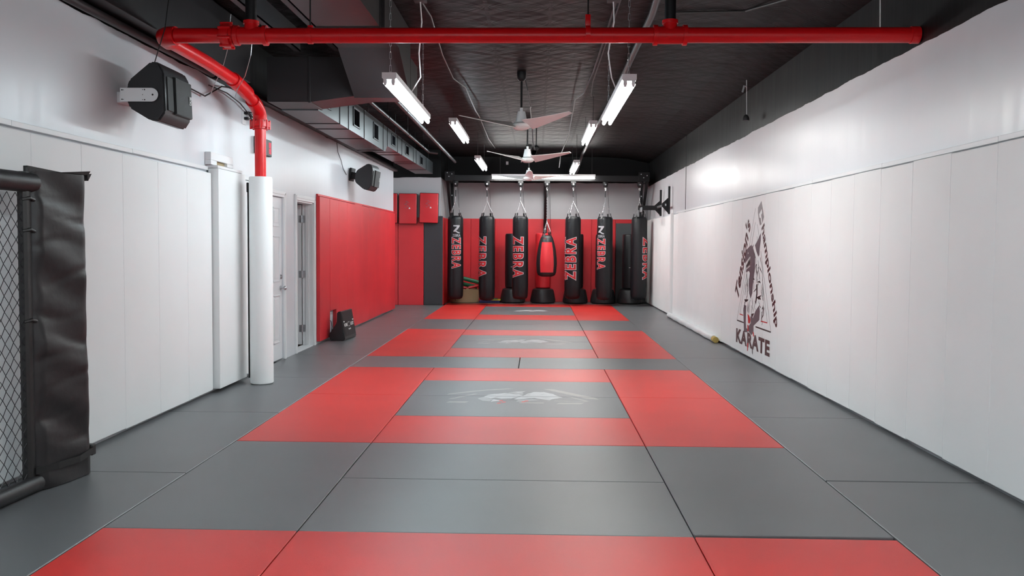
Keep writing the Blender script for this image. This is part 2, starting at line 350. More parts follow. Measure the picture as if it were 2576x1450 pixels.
tr = ['cut by the lower right corner of the photo', 'just before the open black seam', 'just behind the open black seam', 'before the wall emblem', 'below the painted wall emblem', 'at the yellow end of the wrapped roll',
      'along the middle of the wrapped roll', 'at the far end of the wrapped roll', 'just behind the wrapped roll', 'nearest the hanging bags']
for i in range(10):
    floor_mat(1.815, 2.80, orr[i]+(0.012 if orr[i] == 5.555 else 0), orr[i+1], 'grey', 'grey border mat by the right wall, ' + tr[i], 'right border floor mats')
xs = [-2.28, -1.0, 0.3, 1.5, 2.80]
tb = ['under the tan tub and first bag', 'under the blue foam and the leftmost floor bag', 'under the red floor bag', 'under the rightmost floor bags']
for i in range(4): floor_mat(xs[i], xs[i+1], 21.985, 22.86, 'grey', 'dark grey mat along the back wall, ' + tb[i], 'back border floor mats')
floor_mat(-4.4, -2.215, 19.72, 21.24, 'grey', 'grey mat in the recess below the red kick shields', 'recess floor mats')

# prints on the three emblem mats (angular banner shapes with a pale torn figure in the middle)
EMB = {'maprint': [[(-.62, -.02), (-.55, .10), (-.40, .17), (-.22, .22), (-.12, .16), (-.02, .14), (.05, .06), (-.05, -.02), (-.16, -.10), (-.30, -.12), (-.42, -.06), (-.50, -.10)],
                   [(.05, .06), (.12, .18), (.22, .30), (.40, .30), (.55, .20), (.62, .08), (.72, -.02), (.58, -.08), (.48, -.16), (.36, -.12), (.24, -.06), (.12, -.10), (.0, -.16), (-.10, -.14), (-.05, -.04)],
                   [(-.10, .30), (.08, .34), (.02, .27), (-.05, .24)], [(-.44, -.16), (-.30, -.20), (-.36, -.26), (-.48, -.30)]],
       'maprint3': [[(-.22, .24), (-.10, .32), (.02, .26), (.06, .16), (.02, .10), (-.10, .18)], [(-.70, -.10), (-.60, -.02), (-.52, -.10), (-.44, -.16), (-.50, -.26), (-.62, -.24)],
                    [(-.02, -.18), (.20, -.12), (.34, -.14), (.10, -.26), (-.06, -.26)]],
       'maprint2': [[(.30, .48), (.42, .50), (1.0 - .06, .0), (.98, -.10), (.84, -.06)], [(-.40, .44), (-.18, .52), (-.10, .48), (-.50, .34), (-.94, .08), (-.92, .16), (-.62, .34)],
                    [(.58, .06), (.62, .06), (.86, -.20), (.80, -.20)], [(-.55, .16), (-.60, .16), (-.90, -.16), (-.84, -.16)], [(.42, -.20), (.84, -.20), (.84, -.22), (.42, -.22)],
                    [(.48, -.30), (.80, -.28), (.74, -.36), (.44, -.37)], [(-.86, -.28), (-.62, -.28), (-.66, -.36), (-.90, -.36)], [(.0, -.30), (.3, -.30), (.3, -.34), (.0, -.34)]]}
def clip(poly, ylo, yhi):
    def half(pl, f):
        out = []
        for i in range(len(pl)):
            a, b = pl[i], pl[(i+1) % len(pl)]; fa, fb = f(a), f(b)
            if fa >= 0: out.append(a)
            if (fa >= 0) != (fb >= 0):
                t = fa/(fa-fb); out.append((a[0]+(b[0]-a[0])*t, a[1]+(b[1]-a[1])*t))
        return out
    pl = half(poly, lambda p: p[1]-ylo)
    return half(pl, lambda p: yhi-p[1]) if len(pl) > 2 else pl
def subdiv_rag(poly, amp, rnd):
    out = []
    for i in range(len(poly)):
        a, b = poly[i], poly[(i+1) % len(poly)]; n = max(1, int(math.dist(a, b)/0.05))
        for k in range(n):
            t = k/n; out.append((a[0]+(b[0]-a[0])*t + rnd.uniform(-amp, amp), a[1]+(b[1]-a[1])*t + rnd.uniform(-amp, amp)))
    return out
for (i0, i1), (ex, ey), sx, syy, full in (((5, 6), (-0.15, 8.50), 0.57, 0.98, True), ((9, 10), (-0.20, 13.40), 0.55, 0.9, True), ((15, 16), (-0.13, 19.65), 0.55, 0.95, False)):
    rnd = random.Random(3)
    for key in ('maprint2', 'maprint3', 'maprint'):
        if key == 'maprint2' and not full: continue
        polys = [subdiv_rag(p, 0.006 if key == 'maprint2' else 0.012, rnd) for p in EMB[key]]
        zz = {'maprint2': 0.0006, 'maprint3': 0.0009, 'maprint': 0.0012}[key]
        for idx in (i0, i1):
            a, b = cs[idx][0]+0.008, cs[idx][1]-0.008
            for p in polys:
                kx = 0.76 if key == 'maprint2' else sx
                q = clip([(ex+u*kx, ey+v*syy) for u, v in p], a, b)
                if len(q) > 2: MB().poly([(x, y, zz) for x, y in q]).build('print', M_[key], mats[idx])
for u, v in ((-.28, -.2), (-.24, -.27), (-.30, -.33), (.02, -.24), (.06, -.2)): MB().poly([(-0.15+(u+dx)*0.7, 8.45+(v+dy), 0.0015) for dx, dy in ((0, 0), (.05, .01), (.06, .05), (.01, .045))]).build('print', M_['matred'], mats[5])

for ex, ey, rr_ in ((-0.15, 8.50, 21), (-0.20, 13.40, 22)):      # dark cracks in the pale figure
    rnd = random.Random(rr_)
    for k in range(16):
        u = rnd.uniform(-.28, .30); v = rnd.uniform(-.09, .20)
        if abs(ey+v-(8.53 if ey < 10 else 13.42)) < .04: continue
        L, a = rnd.uniform(.04, .11), rnd.uniform(-.5, .9); hw = rnd.uniform(.005, .011)
        q = [(ex+u, ey+v), (ex+u+L*.4, ey+v+L*.4*a+hw), (ex+u+L, ey+v+L*a*.7), (ex+u+L*.5, ey+v+L*.4*a-hw)]
        own = [i for i in mats if cs[i][0] < ey+v < cs[i][1]][0]
        MB().poly([(x, y, 0.0016) for x, y in q]).build('print', M_['matgrey'], mats[own])

# ------------------------------------------------------------------ wall pads
def pad_mesh(w, h, t, bev=0.005):   # local: back at x=0, front at +x, along +y
    return MB().box(0, t, 0.0005, w-0.0005, 0, h, bev, 2)
def pad(x, y0, w, z0, h, t, side, m, label, group):
    o = pad_mesh(w, h, t).build('wall_pad', m); o.location = (x, y0, z0)
    if side == 'r': o.rotation_euler = (0, 0, PI); o.location = (x, y0+w, z0)
    tag(o, label, 'wall pad', group); return o
near = 3.65; yy = near; n = 0; right_pads = []
rl = {}
while yy < 22.5:
    wd = min(0.6065, 22.84-yy)
    txt = 'white wall pad on the right wall, %s from the near edge of the photo' % ORD[max(0, n-2)] if n >= 2 else None
    if 14 <= n <= 14: pass
    if n >= 2:
        dz = random.uniform(-0.006, 0.006); t = 0.058 if yy < 18.2 else 0.05
        o = pad(XR-0.001, yy, wd, 0.032+dz, 2.062, t, 'r', M_['padwhite'], txt, 'white pads on the right wall'); right_pads.append(o)
    yy += wd; n += 1
# strip nailed along the top of the pads
def top_strip(name, x0, x1, y0, y1, z, segs, side):
    m = MB(); y = y0; r = random.Random(4)
    while y < y1-0.05:
        L = min(segs, y1-y); a = r.uniform(-0.004, 0.004); m.box(x0, x1, y+0.002, y+L-0.002, z+a, z+0.034+a, 0.002); y += L
    return m
o = top_strip('s', XR-0.030, XR-0.0005, 3.7, 18.1, 2.108, 1.83, 'r').build('pad_rail', M_['white']); tag(o, 'long white nailed rail along the top of the right wall pads', 'rail')
m = MB().cyl((XR-0.075, 18.25, 0.03), (XR-0.075, 18.25, 2.12), 0.05, 20); m.box(XR-0.08, XR-0.062, 18.2, 18.3, 2.1, 2.2, 0.003)
tag(m.build('corner_bolster', M_['padwhite'], smooth=True), 'slim white rounded upright between the right wall pads, at the wrapped roll', 'bolster')
# left white pads
ly = [3.65, 4.25, 4.86, 5.46, 6.07, 6.68, 7.31, 7.92, 8.515]
for i in range(2, 8):
    pad(XL+0.001, ly[i], ly[i+1]-ly[i], 0.035+random.uniform(-.005, .005), 2.095, 0.054, 'l', M_['padwhite'],
        {2: 'white wall pad seen through the wire mesh of the cage panel', 3: 'white wall pad mostly hidden behind the black cage post pad', 4: 'white wall pad just right of the black cage post pad'}.get(i, 'white wall pad on the left wall, %s before the thick pad' % {5: 'third', 6: 'second', 7: 'first'}.get(i, 'one')), 'white pads on the near left wall')
o = pad(XL+0.02, 8.53, 0.80, 0.04, 2.135, 0.10, 'l', M_['padwhite'], 'thick white wall pad standing proud below the access box', None); 
if 'group' in o: del o['group']
pad(XL+0.001, 9.345, 0.30, 0.035, 2.095, 0.054, 'l', M_['padwhite'], 'narrow white wall pad between the thick pad and the column', 'white pads by the column')
pad(XL+0.001, 9.65, 0.50, 0.035, 2.095, 0.054, 'l', M_['padwhite'], 'white wall pad half hidden behind the white padded column', 'white pads by the column')
o = top_strip('s', XL+0.0005, XL+0.032, 3.7, 8.50, 2.155, 1.6, 'l').build('pad_rail', M_['white']); tag(o, 'white nailed rail along the top of the near left wall pads', 'rail')
o = top_strip('s', XL+0.0005, XL+0.032, 9.36, 10.15, 2.145, 1.6, 'l').build('pad_rail', M_['white']); tag(o, 'short white rail left of the padded column top', 'rail')
o = MB().box(XL+0.0005, XL+0.115, 8.53, 9.25, 2.178, 2.205, 0.003).build('pad_rail', M_['white']); tag(o, 'white ledge strip on top of the thick white pad', 'rail')
# left red pads (the second one has a notch cut for an outlet)
y = 12.80; k = 0
while y < 19.6:
    wd = min(0.62, 19.70-y); last = k
    lab = {0: 'red wall pad next to the open white door', 1: 'red wall pad with a notch cut at the bottom, behind the scoreboard'}.get(k, 'red wall pad on the left wall, %s from the open door' % ORD[k])
    if wd < 0.3: lab = 'narrow last red wall pad at the far corner of the left wall'
    if k == 1:
        m = MB(); a, b = 0.004, wd-0.002; ya, yb, zn = 0.02, 0.42, 0.40
        pts = [(0, yb, 0), (0, b, 0), (0, b, 2.10), (0, a, 2.10), (0, a, zn), (0, yb, zn)]
        m.prism(pts, (0.054, 0, 0), 0.005); o = m.build('wall_pad', M_['padred']); o.location = (XL+0.001, y, 0.035)
        tag(o, lab, 'wall pad', 'red pads on the left wall')
    else: pad(XL+0.001, y, wd, 0.035+random.uniform(-.006, .006), 2.10+random.uniform(-.004, .004), 0.054, 'l', M_['padred'], lab, 'red pads on the left wall')
    y += wd; k += 1
o = MB().box(XL+0.0005, XL+0.03, 12.80, 19.68, 2.145, 2.172, 0.003).build('pad_rail', M_['padred']); tag(o, 'red nailed rail along the top of the left red pads', 'rail')
m = MB().box(XL, XL+0.006, 13.50, 13.62, 0.10, 0.34, 0.002); op = thing('wall_outlet', 'white outlet plate inside the notch of the red pad', 'outlet'); m.build('plate', M_['white'], op)
m = MB().tube([(XL+0.01, 13.56, 0.28), (XL+0.03, 13.58, 0.27), (XL+0.035, 13.62, 0.18), (XL+0.03, 13.6, 0.05)], 0.005); m.build('cord', M_['wire'], op)
# recess pads
def fpad(x0, x1, yf, z0, h, mname, label, group, t=0.054):
    o = MB().box(x0+0.002, x1-0.002, yf, yf+t, z0, z0+h, 0.008, 2).build('wall_pad', M_[mname]); tag(o, label, 'wall pad', group); return o
fpad(-3.93, -3.315, 21.2, 0.0, 2.09, 'padred', 'red wall pad half hidden in the recess corner under the leftmost kick shield', 'pads in the recess')
fpad(-3.31, -2.70, 21.2, 0.0, 2.09, 'padred', 'red wall pad in the recess under the middle kick shield', 'pads in the recess')
m = MB().box(-2.695, -2.245, 21.2, 21.254, 0.0, 2.13, 0.015, 2).build('wall_pad', M_['padblack']); tag(m, 'black corner wall pad under the right kick shield', 'wall pad')
m = MB().box(-2.295, -2.245, 21.26, 22.1, 0, 2.10, 0.008, 2).build('wall_pad', M_['padred']); tag(m, 'red wall pad on the side of the recess box, left of the bags', 'wall pad', 'red pads beside the bags')
m = MB().box(-2.295, -2.245, 22.105, 22.85, 0, 2.10, 0.008, 2).build('wall_pad', M_['padred']); tag(m, 'shaded red wall pad in the back left corner behind the first bag', 'wall pad', 'red pads beside the bags')
# back wall pads
bx = [-2.24, -1.70, -1.08, -0.46, 0.16, 0.78, 1.39, 2.0]
bl = ['behind the first hanging bag', 'between the first and second hanging bags', 'between the second and third hanging bags', 'left of the red teardrop bag', 'behind the red teardrop bag', 'behind the fifth hanging bag', 'behind the sixth hanging bag']
for i in range(7): fpad(bx[i], bx[i+1], 22.862, 0.0, 2.12, 'padred', 'red back wall pad ' + bl[i], 'red pads on the back wall')
fpad(2.0, 2.70, 22.862, 0.0, 2.12, 'padred', 'red back wall pad behind the grey board in the right corner', 'red pads on the back wall')
fpad(2.0, 2.69, 22.80, 0.0, 2.02, 'padgrey', 'tall dark grey pad leaning in the back right corner behind the last bag', None)

# ------------------------------------------------------------------ painted emblem on the right wall pads
XM = XR-0.0592
em = thing('wall_emblem', 'large shark in a karate suit emblem with lettering on the right wall pads', 'wall emblem')
def wp(pts, dx=0.0): return [(XM-0.0004-dx, y, z) for y, z in pts]
SH = {
'fin': [(11.107, 1.627), (11.186, 1.583), (11.265, 1.536), (11.402, 1.474), (11.324, 1.399), (11.22, 1.331), (11.167, 1.352), (11.155, 1.441), (11.114, 1.535)],
'body': [(11.591, 1.478), (11.723, 1.449), (11.858, 1.413), (11.91, 1.358), (11.942, 1.292), (11.969, 1.241), (11.889, 1.228), (11.74, 1.281), (11.638, 1.332), (11.612, 1.262), (11.628, 1.205), (11.637, 1.134), (11.67, 1.049), (11.693, 1.03), (11.686, 0.963), (11.66, 0.852), (11.576, 0.782), (11.49, 0.862), (11.468, 0.973), (11.409, 1.107), (11.39, 1.14), (11.379, 1.197), (11.381, 1.301), (11.422, 1.37), (11.5, 1.439)],
'jaw': [(11.628, 1.201), (11.628, 1.106), (11.697, 1.139), (11.855, 1.116), (11.852, 1.149)],
'arm_l': [(11.921, 0.677), (11.806, 0.681), (11.813, 0.563), (11.813, 0.449), (11.781, 0.383), (11.71, 0.382), (11.707, 0.337), (11.907, 0.318), (11.937, 0.476), (11.966, 0.613)],
'arm_r': [(11.121, 0.731), (11.305, 0.646), (11.432, 0.541), (11.481, 0.574), (11.566, 0.552), (11.535, 0.473), (11.641, 0.426), (11.683, 0.358), (11.491, 0.321), (11.388, 0.376), (11.394, 0.449), (11.106, 0.547), (11.086, 0.655)]}
mb = MB()
for p in SH.values(): mb.poly(wp(p, 0.0006))
mb.build('shark_figure', M_['inkshark'], em)
MB().poly(wp([(11.647, 1.325), (11.62, 1.255), (11.634, 1.208), (11.846, 1.156), (11.85, 1.203), (11.753, 1.259)], 0.001)).build('mouth', M_['inkblack'], em)
mb = MB()
FOLD = [[(11.334, 1.001), (11.118, 1.037), (11.067, 1.005), (11.217, 1.013)], [(11.26, 0.993), (11.227, 0.984), (11.222, 0.854), (11.262, 0.773), (11.297, 0.727), (11.326, 0.754), (11.279, 0.873), (11.302, 0.966)],
        [(11.427, 0.883), (11.293, 0.934), (11.303, 0.912), (11.409, 0.879)], [(11.26, 0.823), (11.027, 0.864), (11.086, 0.828), (11.036, 0.805), (11.185, 0.799)], [(11.918, 0.756), (11.695, 0.768), (11.715, 0.75), (11.81, 0.726), (11.893, 0.733)],
        [(11.721, 0.743), (11.689, 0.663), (11.695, 0.58), (11.73, 0.615)], [(10.99, 0.691), (10.959, 0.728), (10.935, 0.702), (10.975, 0.685)], [(11.162, 1.223), (11.084, 1.177), (10.999, 1.126), (11.069, 1.151), (11.125, 1.176)],
        [(11.311, 1.233), (11.275, 1.241), (11.321, 1.192), (11.336, 1.198)], [(11.531, 1.46), (11.475, 1.488), (11.5, 1.44), (11.392, 1.363), (11.344, 1.302), (11.383, 1.315), (11.429, 1.384)],
        [(11.022, 0.561), (10.929, 0.632), (10.896, 0.733), (10.874, 0.706), (10.914, 0.612)], [(11.801, 0.996), (11.754, 0.9), (11.766, 0.892), (11.807, 0.958)], [(11.424, 1.063), (11.386, 1.039), (11.421, 1.027), (11.44, 1.04)],
        [(11.514, 0.594), (11.368, 0.612), (11.449, 0.558), (11.536, 0.57)], [(11.452, 0.155), (11.41, 0.16), (11.403, 0.08), (11.441, 0.094)]]
for p in FOLD: mb.poly(wp(p, 0.0008))
def wline(mb, a, b, wd, dx=0.0008):
    ay, az = a; by, bz = b; L = math.dist(a, b); ny, nz = -(bz-az)/L*wd/2, (by-ay)/L*wd/2
    mb.poly(wp([(ay+ny, az+nz), (by+ny, bz+nz), (by-ny, bz-nz), (ay-ny, az-nz)], dx))
rnd = random.Random(11)
for (ya, za, yb, zb) in ((11.35, 1.30, 11.20, 0.98), (11.10, 1.32, 10.98, 1.10), (10.98, 1.10, 10.92, 0.75), (11.66, 0.98, 11.80, 0.78), (11.80, 1.10, 11.78, 0.80), (11.78, 0.80, 11.97, 0.60), (11.50, 0.80, 11.42, 0.62), (11.60, 0.78, 11.64, 0.60), (10.92, 0.75, 11.04, 0.52), (11.45, 1.10, 11.40, 0.92), (11.30, 1.15, 11.28, 1.02), (11.22, 1.28, 11.12, 1.05), (11.05, 1.0, 11.0, .84), (10.98, .95, 10.95, .8), (11.15, .78, 11.05, .70), (11.36, .78, 11.33, .66), (11.75, 1.05, 11.74, .92), (11.85, .95, 11.88, .82), (11.88, .72, 11.95, .64), (11.0, .66, 10.97, .5), (11.20, 1.2, 11.24, 1.08), (11.52, .70, 11.50, .60), (11.35, 1.22, 11.30, 1.12)):
    n = 5; q = [(ya+(yb-ya)*k/n + rnd.uniform(-.02, .02), za+(zb-za)*k/n + rnd.uniform(-.01, .01)) for k in range(n+1)]
    for k in range(n): wline(mb, q[k], q[k+1], rnd.uniform(0.006, 0.016))
mb.build('brush_strokes', M_['inkblack'], em)
mb = MB()
for a, b in (((11.412, 1.942), (12.331, 0.443)), ((11.296, 1.736), (11.17, 1.54)), ((11.1, 1.40), (10.551, 0.451)), ((11.403, 1.766), (11.62, 1.42)), ((11.80, 1.13), (12.174, 0.54)), ((11.311, 1.585), (11.28, 1.53)), ((11.0, 1.05), (10.722, 0.546))): wline(mb, a, b, 0.008, 0.0002)
for a, b in (((12.331, 0.443), (11.935, 0.443)), ((11.289, 0.447), (10.551, 0.451))): wline(mb, a, b, 0.018, 0.0002)
mb.build('triangle_frame', M_['inkblack'], em)
mb = MB()
for p in ([(11.717, 0.578), (11.636, 0.562), (11.554, 0.516), (11.58, 0.462), (11.675, 0.461), (11.696, 0.512)], [(11.715, 0.435), (11.657, 0.432), (11.636, 0.367), (11.707, 0.345)], [(11.433, 0.371), (11.372, 0.37), (11.344, 0.314), (11.398, 0.316)], [(11.707, 0.194), (11.647, 0.2), (11.667, 0.096), (11.705, 0.092)]): mb.poly(wp(p, 0.0022))
for a, b in (((12.174, 0.54), (11.966, 0.539)), ((11.02, 0.54), (10.722, 0.546))): wline(mb, a, b, 0.014, 0.0004)
mb.build('red_belt', M_['inkred'], em)
mb = MB()   # teeth and eye
for k in range(8):
    t = k/8; y0_, z0_ = 11.93-0.29*t, 1.225+0.095*t; mb.poly(wp([(y0_, z0_+.008), (y0_-.034, z0_+.018), (y0_-.02, z0_-.028)], 0.0014))
for k in range(5):
    t = k/5; y0_, z0_ = 11.84-0.2*t, 1.155+0.05*t; mb.poly(wp([(y0_, z0_), (y0_-.034, z0_+.006), (y0_-.016, z0_+.032)], 0.0014))
mb.poly(wp([(11.77, 1.375), (11.745, 1.385), (11.735, 1.365), (11.76, 1.355)], 0.0012))
mb.build('teeth', M_['inkwhite'], em)
mb = MB(); letters(mb, 'KARATE', flat((XM-0.0018, 12.345, 0.152), (0, -1, 0.006), (0, 0, 1), 1.74, 0.17), 0.045)
mb.build('lettering', M_['ink'], em)
def slant(o, a, b, ht, sh):   # baseline from a to b in (y, z) on the wall, letters stand square to it
    ay, az = a; by, bz = b; d = Vector((0, by-ay, bz-az)); L = d.length; d.normalize(); up = Vector((0, d.z, -d.y))
    if up.z < 0 or True: up = Vector((0, d.z, -d.y))
    return lambda u, v: Vector((o, ay, az)) + d*(u*L + v*sh) + up*(v*ht)
mb = MB(); letters(mb, 'Tension\'s', slant(XM-0.0016, (12.30, 0.70), (11.66, 1.72), 0.235, 0.03), 0.03, 0, 1.02); mb.build('lettering', M_['ink'], em)
mb = MB(); letters(mb, 'hampionship', slant(XM-0.0012, (11.12, 1.66), (10.39, 0.50), 0.18, 0.02), 0.03, 0, 1.02); mb.build('lettering', M_['ink'], em)
mb = MB().poly(wp([(11.116, 2.021), (11.282, 1.944), (11.282, 1.879), (11.228, 1.789), (11.167, 1.718), (11.088, 1.734), (11.14, 1.812), (11.197, 1.815), (11.22, 1.86), (11.095, 1.92), (11.077, 1.87), (11.118, 1.846), (11.048, 1.742), (10.978, 1.818), (11.044, 1.924)], 0.0004)); o = mb.build('lettering', M_['inkgrey'], em); o['label'] = 'grey capital letter'

# ------------------------------------------------------------------ red fire pipe
PR = 0.057
fp = thing('fire_pipe', 'long red painted fire pipe crossing the ceiling and dropping down the left column', 'pipe')
yb0 = 6.9; zx = lambda x: 3.055 + (-0.006)*max(0, (x-0)/2.8)*1.5
m = MB().cyl((-2.80, yb0, 3.056), (2.77, yb0-0.12, 3.035), PR, 28); m.build('cross_pipe', M_['redpipe'], fp, True)
m = MB().tube([(-2.80, yb0, 3.056), (-2.86, yb0+0.01, 3.056), (-2.90, yb0+0.04, 3.056), (-2.915, yb0+0.09, 3.055), (-2.915, yb0+0.16, 3.05)], [PR+.014]*5, 24); m.build('elbow', M_['redpipe'], fp, True)
m = MB().tube([(-2.915, yb0+0.16, 3.05), (-2.905, 7.8, 3.04), (-2.88, 8.45, 3.0)], PR, 24); m.build('branch_pipe', M_['redpipe'], fp, True)
m = MB().tube([(-2.882, 8.42, 3.003), (-2.87, 8.62, 2.965), (-2.86, 8.78, 2.93)], PR+0.012, 24); m.build('elbow', M_['redpipe'], fp, True)
m = MB().tube([(-2.86, 8.76, 2.934), (-2.855, 8.95, 2.875)], PR, 24); m.build('branch_pipe', M_['redpipe'], fp, True)
m = MB().tube([(-2.857, 8.92, 2.885), (-2.855, 9.03, 2.85), (-2.853, 9.11, 2.81), (-2.85, 9.14, 2.76), (-2.85, 9.15, 2.72)], PR+0.013, 24); m.build('elbow', M_['redpipe'], fp, True)
m = MB().cyl((-2.85, 9.15, 2.74), (-2.85, 9.15, 0.0), PR, 28); m.build('riser', M_['redpipe'], fp, True)
def bolted(c, ax, name='coupling'):
    mb = MB(); c = Vector(c); ax = Vector(ax).normalized(); mb.cyl(c-ax*0.012, c+ax*0.04, PR+0.038, 24); mb.cyl(c+ax*0.038, c+ax*0.06, PR+0.016, 24); mb.cyl(c-ax*0.03, c-ax*0.01, PR+0.028, 24)
    u = ax.orthogonal().normalized(); v = ax.cross(u)
    for k in range(8):
        p = c + (u*math.cos(k*PI/4+.3)+v*math.sin(k*PI/4+.3))*(PR+0.036); mb.cyl(p-ax*0.035, p+ax*0.058, 0.011, 6)
    mb.build(name, M_['redpipe'], fp, True)
bolted((-2.41, yb0, 3.056), (1, 0, 0), 'flange'); bolted((-2.85, 9.15, 2.66), (0, 0, 1), 'flange')
for xt, rr in ((-2.21, 0), (0.985, 1)):
    yt = yb0 - 0.12*(xt+2.8)/5.6; zt = 3.056-0.021*(xt+2.8)/5.6
    m = MB().cyl((xt-0.12, yt, zt), (xt+0.12, yt, zt), PR+0.008, 24); m.cyl((xt-0.125, yt, zt), (xt-0.095, yt, zt), PR+0.02, 24); m.cyl((xt+0.095, yt, zt), (xt+0.125, yt, zt), PR+0.02, 24)
    m.cyl((xt, yt, zt), (xt, yt, zt+0.10), 0.058, 24, 0.05); m.cyl((xt, yt, zt+0.085), (xt, yt, zt+0.11), 0.06, 24); m.build('tee_fitting', M_['redpipe'], fp, True)
    m = MB().cyl((xt, yt, zt+0.10), (xt, yt, 3.72), 0.043, 20); o = m.build('upright', M_['black'], fp, True); o['label'] = 'black upright pipe stub'
for xt, tall in ((-1.75, 0), (0.37, 1)):
    yt = yb0 - 0.12*(xt+2.8)/5.6; m = MB().cyl((xt-0.018, yt, 3.052), (xt+0.018, yt, 3.052), PR+0.007, 24); m.box(xt-0.02, xt+0.02, yt-0.008, yt+0.008, 3.10, 3.20 if tall else 3.13, 0.004); m.build('clamp', M_['redpipe'], fp, True)
    m = MB().cyl((xt, yt, 3.12), (xt, yt, 3.71), 0.006, 8); m.build('hanger_rod', M_['black'], fp)
m = MB().cyl((2.755, yb0-0.12, 3.035), (2.815, yb0-0.121, 3.035), PR+0.006, 24); m.build('end_cap', M_['redpipe'], fp, True)
m = MB().cyl((0.55, 6.828, 3.044), (0.556, 6.828, 3.044), PR+0.002, 24); m.cyl((-1.52, 6.872, 3.051), (-1.514, 6.872, 3.051), PR+0.002, 24); m.build('weld_seam', M_['redpipe'], fp, True)
# padded white column sleeve round the riser
m = MB()
prof = [(0.060, 0.003), (0.108, 0.003), (0.118, 0.013), (0.118, 2.12), (0.112, 2.138), (0.060, 2.142)]
m.lathe(-2.85, 9.15, prof+[prof[0]], 40); o = m.build('column_pad', M_['padwhite'], smooth=True, ang=40)
tag(o, 'tall round white pad wrapped around the red pipe column', 'column pad')
m = MB().box(-2.985, -2.972, 9.13, 9.18, 0.06, 2.06, 0.003); m.box(-2.99, -2.968, 9.12, 9.18, 1.98, 2.08, 0.006); m.build('lace_edge', M_['black'], o)
o.children[0].location = (0, 0, 0)

# ------------------------------------------------------------------ ducts
du = thing('air_duct', 'big black air duct that drops left, then runs back along the ceiling with square vents', 'duct')
m = MB(); xa, xb = -1.93, -1.38
m.box(xa, xb, 3.2, 7.8, 3.34, 3.69); m.build('overhead_run', M_['duct'], du)
m = MB(); m.box(xa-0.01, xb+0.01, 7.79, 7.82, 3.33, 3.69, 0.003); m.build('flange', M_['duct'], du)
m = MB(); m.prism([(xa, 7.82, 3.34), (xa, 8.62, 3.34), (xa, 9.40, 2.99), (xa, 9.40, 3.69), (xa, 7.82, 3.69)], (xb-xa+0.04, 0, 0)); m.build('drop_section', M_['duct'], du)
m = MB(); m.prism([(-2.86, 9.42, 2.95), (-2.40, 9.42, 2.95), (-1.80, 9.42, 3.03), (-1.34, 9.42, 3.03), (-1.34, 9.42, 3.42), (-2.86, 9.42, 3.42)], (0, 0.52, 0), 0.006); m.build('elbow_box', M_['duct'], du)
m = MB(); m.box(-2.42, -2.395, 9.41, 9.95, 2.94, 3.425, 0.003); m.box(-1.83, -1.81, 9.405, 9.45, 3.02, 3.3, 0.003); m.build('flange', M_['duct'], du)
m = MB(); m.prism([(-2.86, 9.96, 2.94), (-2.86, 14.35, 2.94), (-2.86, 14.55, 3.05), (-2.86, 20.9, 3.10), (-2.86, 20.9, 3.37), (-2.86, 9.96, 3.34)], (0.41, 0, 0)); m.build('long_run', M_['ductl'], du)
for yv in (11.04, 11.55, 12.60, 14.15, 14.55, 15.6, 16.1, 17.6, 18.0, 19.6):
    zb = 2.94 if yv < 14.4 else 3.05+0.05*(yv-14.55)/6.3
    m = MB().box(-2.868, -2.442, yv-0.009, yv+0.009, zb-0.007, 3.352, 0.002); m.build('seam_strip', M_['black'], du)
for yv in (10.35, 12.05, 13.5, 15.15, 16.75, 18.8):
    zc = 3.15 if yv < 14.4 else 3.21; hh = 0.125 if yv < 14.4 else 0.095
    fr = MB(); hy = 0.21
    for a, b, c, d in ((yv-hy, yv+hy, zc-hh, zc-hh+.02), (yv-hy, yv+hy, zc+hh-.02, zc+hh), (yv-hy, yv-hy+.03, zc-hh, zc+hh), (yv+hy-.03, yv+hy, zc-hh, zc+hh)): fr.box(-2.45, -2.438, a, b, c, d, 0.002)
    v = fr.build('vent_frame', M_['ductl'], du)
    mm = MB().box(-2.4499, -2.446, yv-hy+.03, yv+hy-.03, zc-hh+.02, zc+hh-.02)
    mm.build('vent_shade_plate', M_['ventshade'], v)  # flat dark plate on the duct face, standing in for the hole's shade
for yv in (10.6, 13.0, 15.5, 18.0, 20.2):
    m = MB().cyl((-2.47, yv, 3.34), (-2.47, yv, 3.71), 0.005, 6); m.build('hanger_rod', M_['black'], du)

# ceiling steel and conduits
for xx, lab in ((-2.52, 'black steel channel on the ceiling, left one of the pair by the duct'), (-2.10, 'black steel channel on the ceiling, right one of the pair by the duct')):
    m = MB().box(xx-0.035, xx+0.035, 3.2, 9.35, 3.46, 3.475); m.box(xx-0.035, xx-0.028, 3.2, 9.35, 3.46, 3.54); m.box(xx+0.028, xx+0.035, 3.2, 9.35, 3.46, 3.54); m.box(xx-0.005, xx+0.005, 3.2, 9.35, 3.47, 3.71)
    tag(m.build('steel_channel', M_['conduit']), lab, 'steel channel', 'steel channels on the left ceiling')
def pipe(name, pts, r, mname, label, cat, group=None, hangers=(), hr=0.004):
    t = thing(name, label, cat, group=group); MB().tube(pts, r, 12).build('pipe', M_[mname], t, True)
    for (hx, hy, hz) in hangers: MB().cyl((hx, hy, hz), (hx, hy, 3.715), hr, 6).build('hanger_rod', M_['black'], t); MB().tube([(hx+math.cos(a)*(r+.006), hy, hz+math.sin(a)*(r+.006)) for a in [k*PI/4 for k in range(8)]], 0.004, 6, True).build('pipe_ring', M_['black'], t)
    return t
pipe('water_pipe', [(-2.18, 9.98, 3.30), (-2.18, 17.6, 3.30), (-2.16, 17.75, 3.28), (-2.0, 17.85, 3.27)], 0.024, 'conduit', 'grey ceiling pipe running beside the vented duct, nearer the duct', 'pipe', 'grey pipes beside the duct', [(-2.18, y, 3.30) for y in (11, 13, 15, 17)])
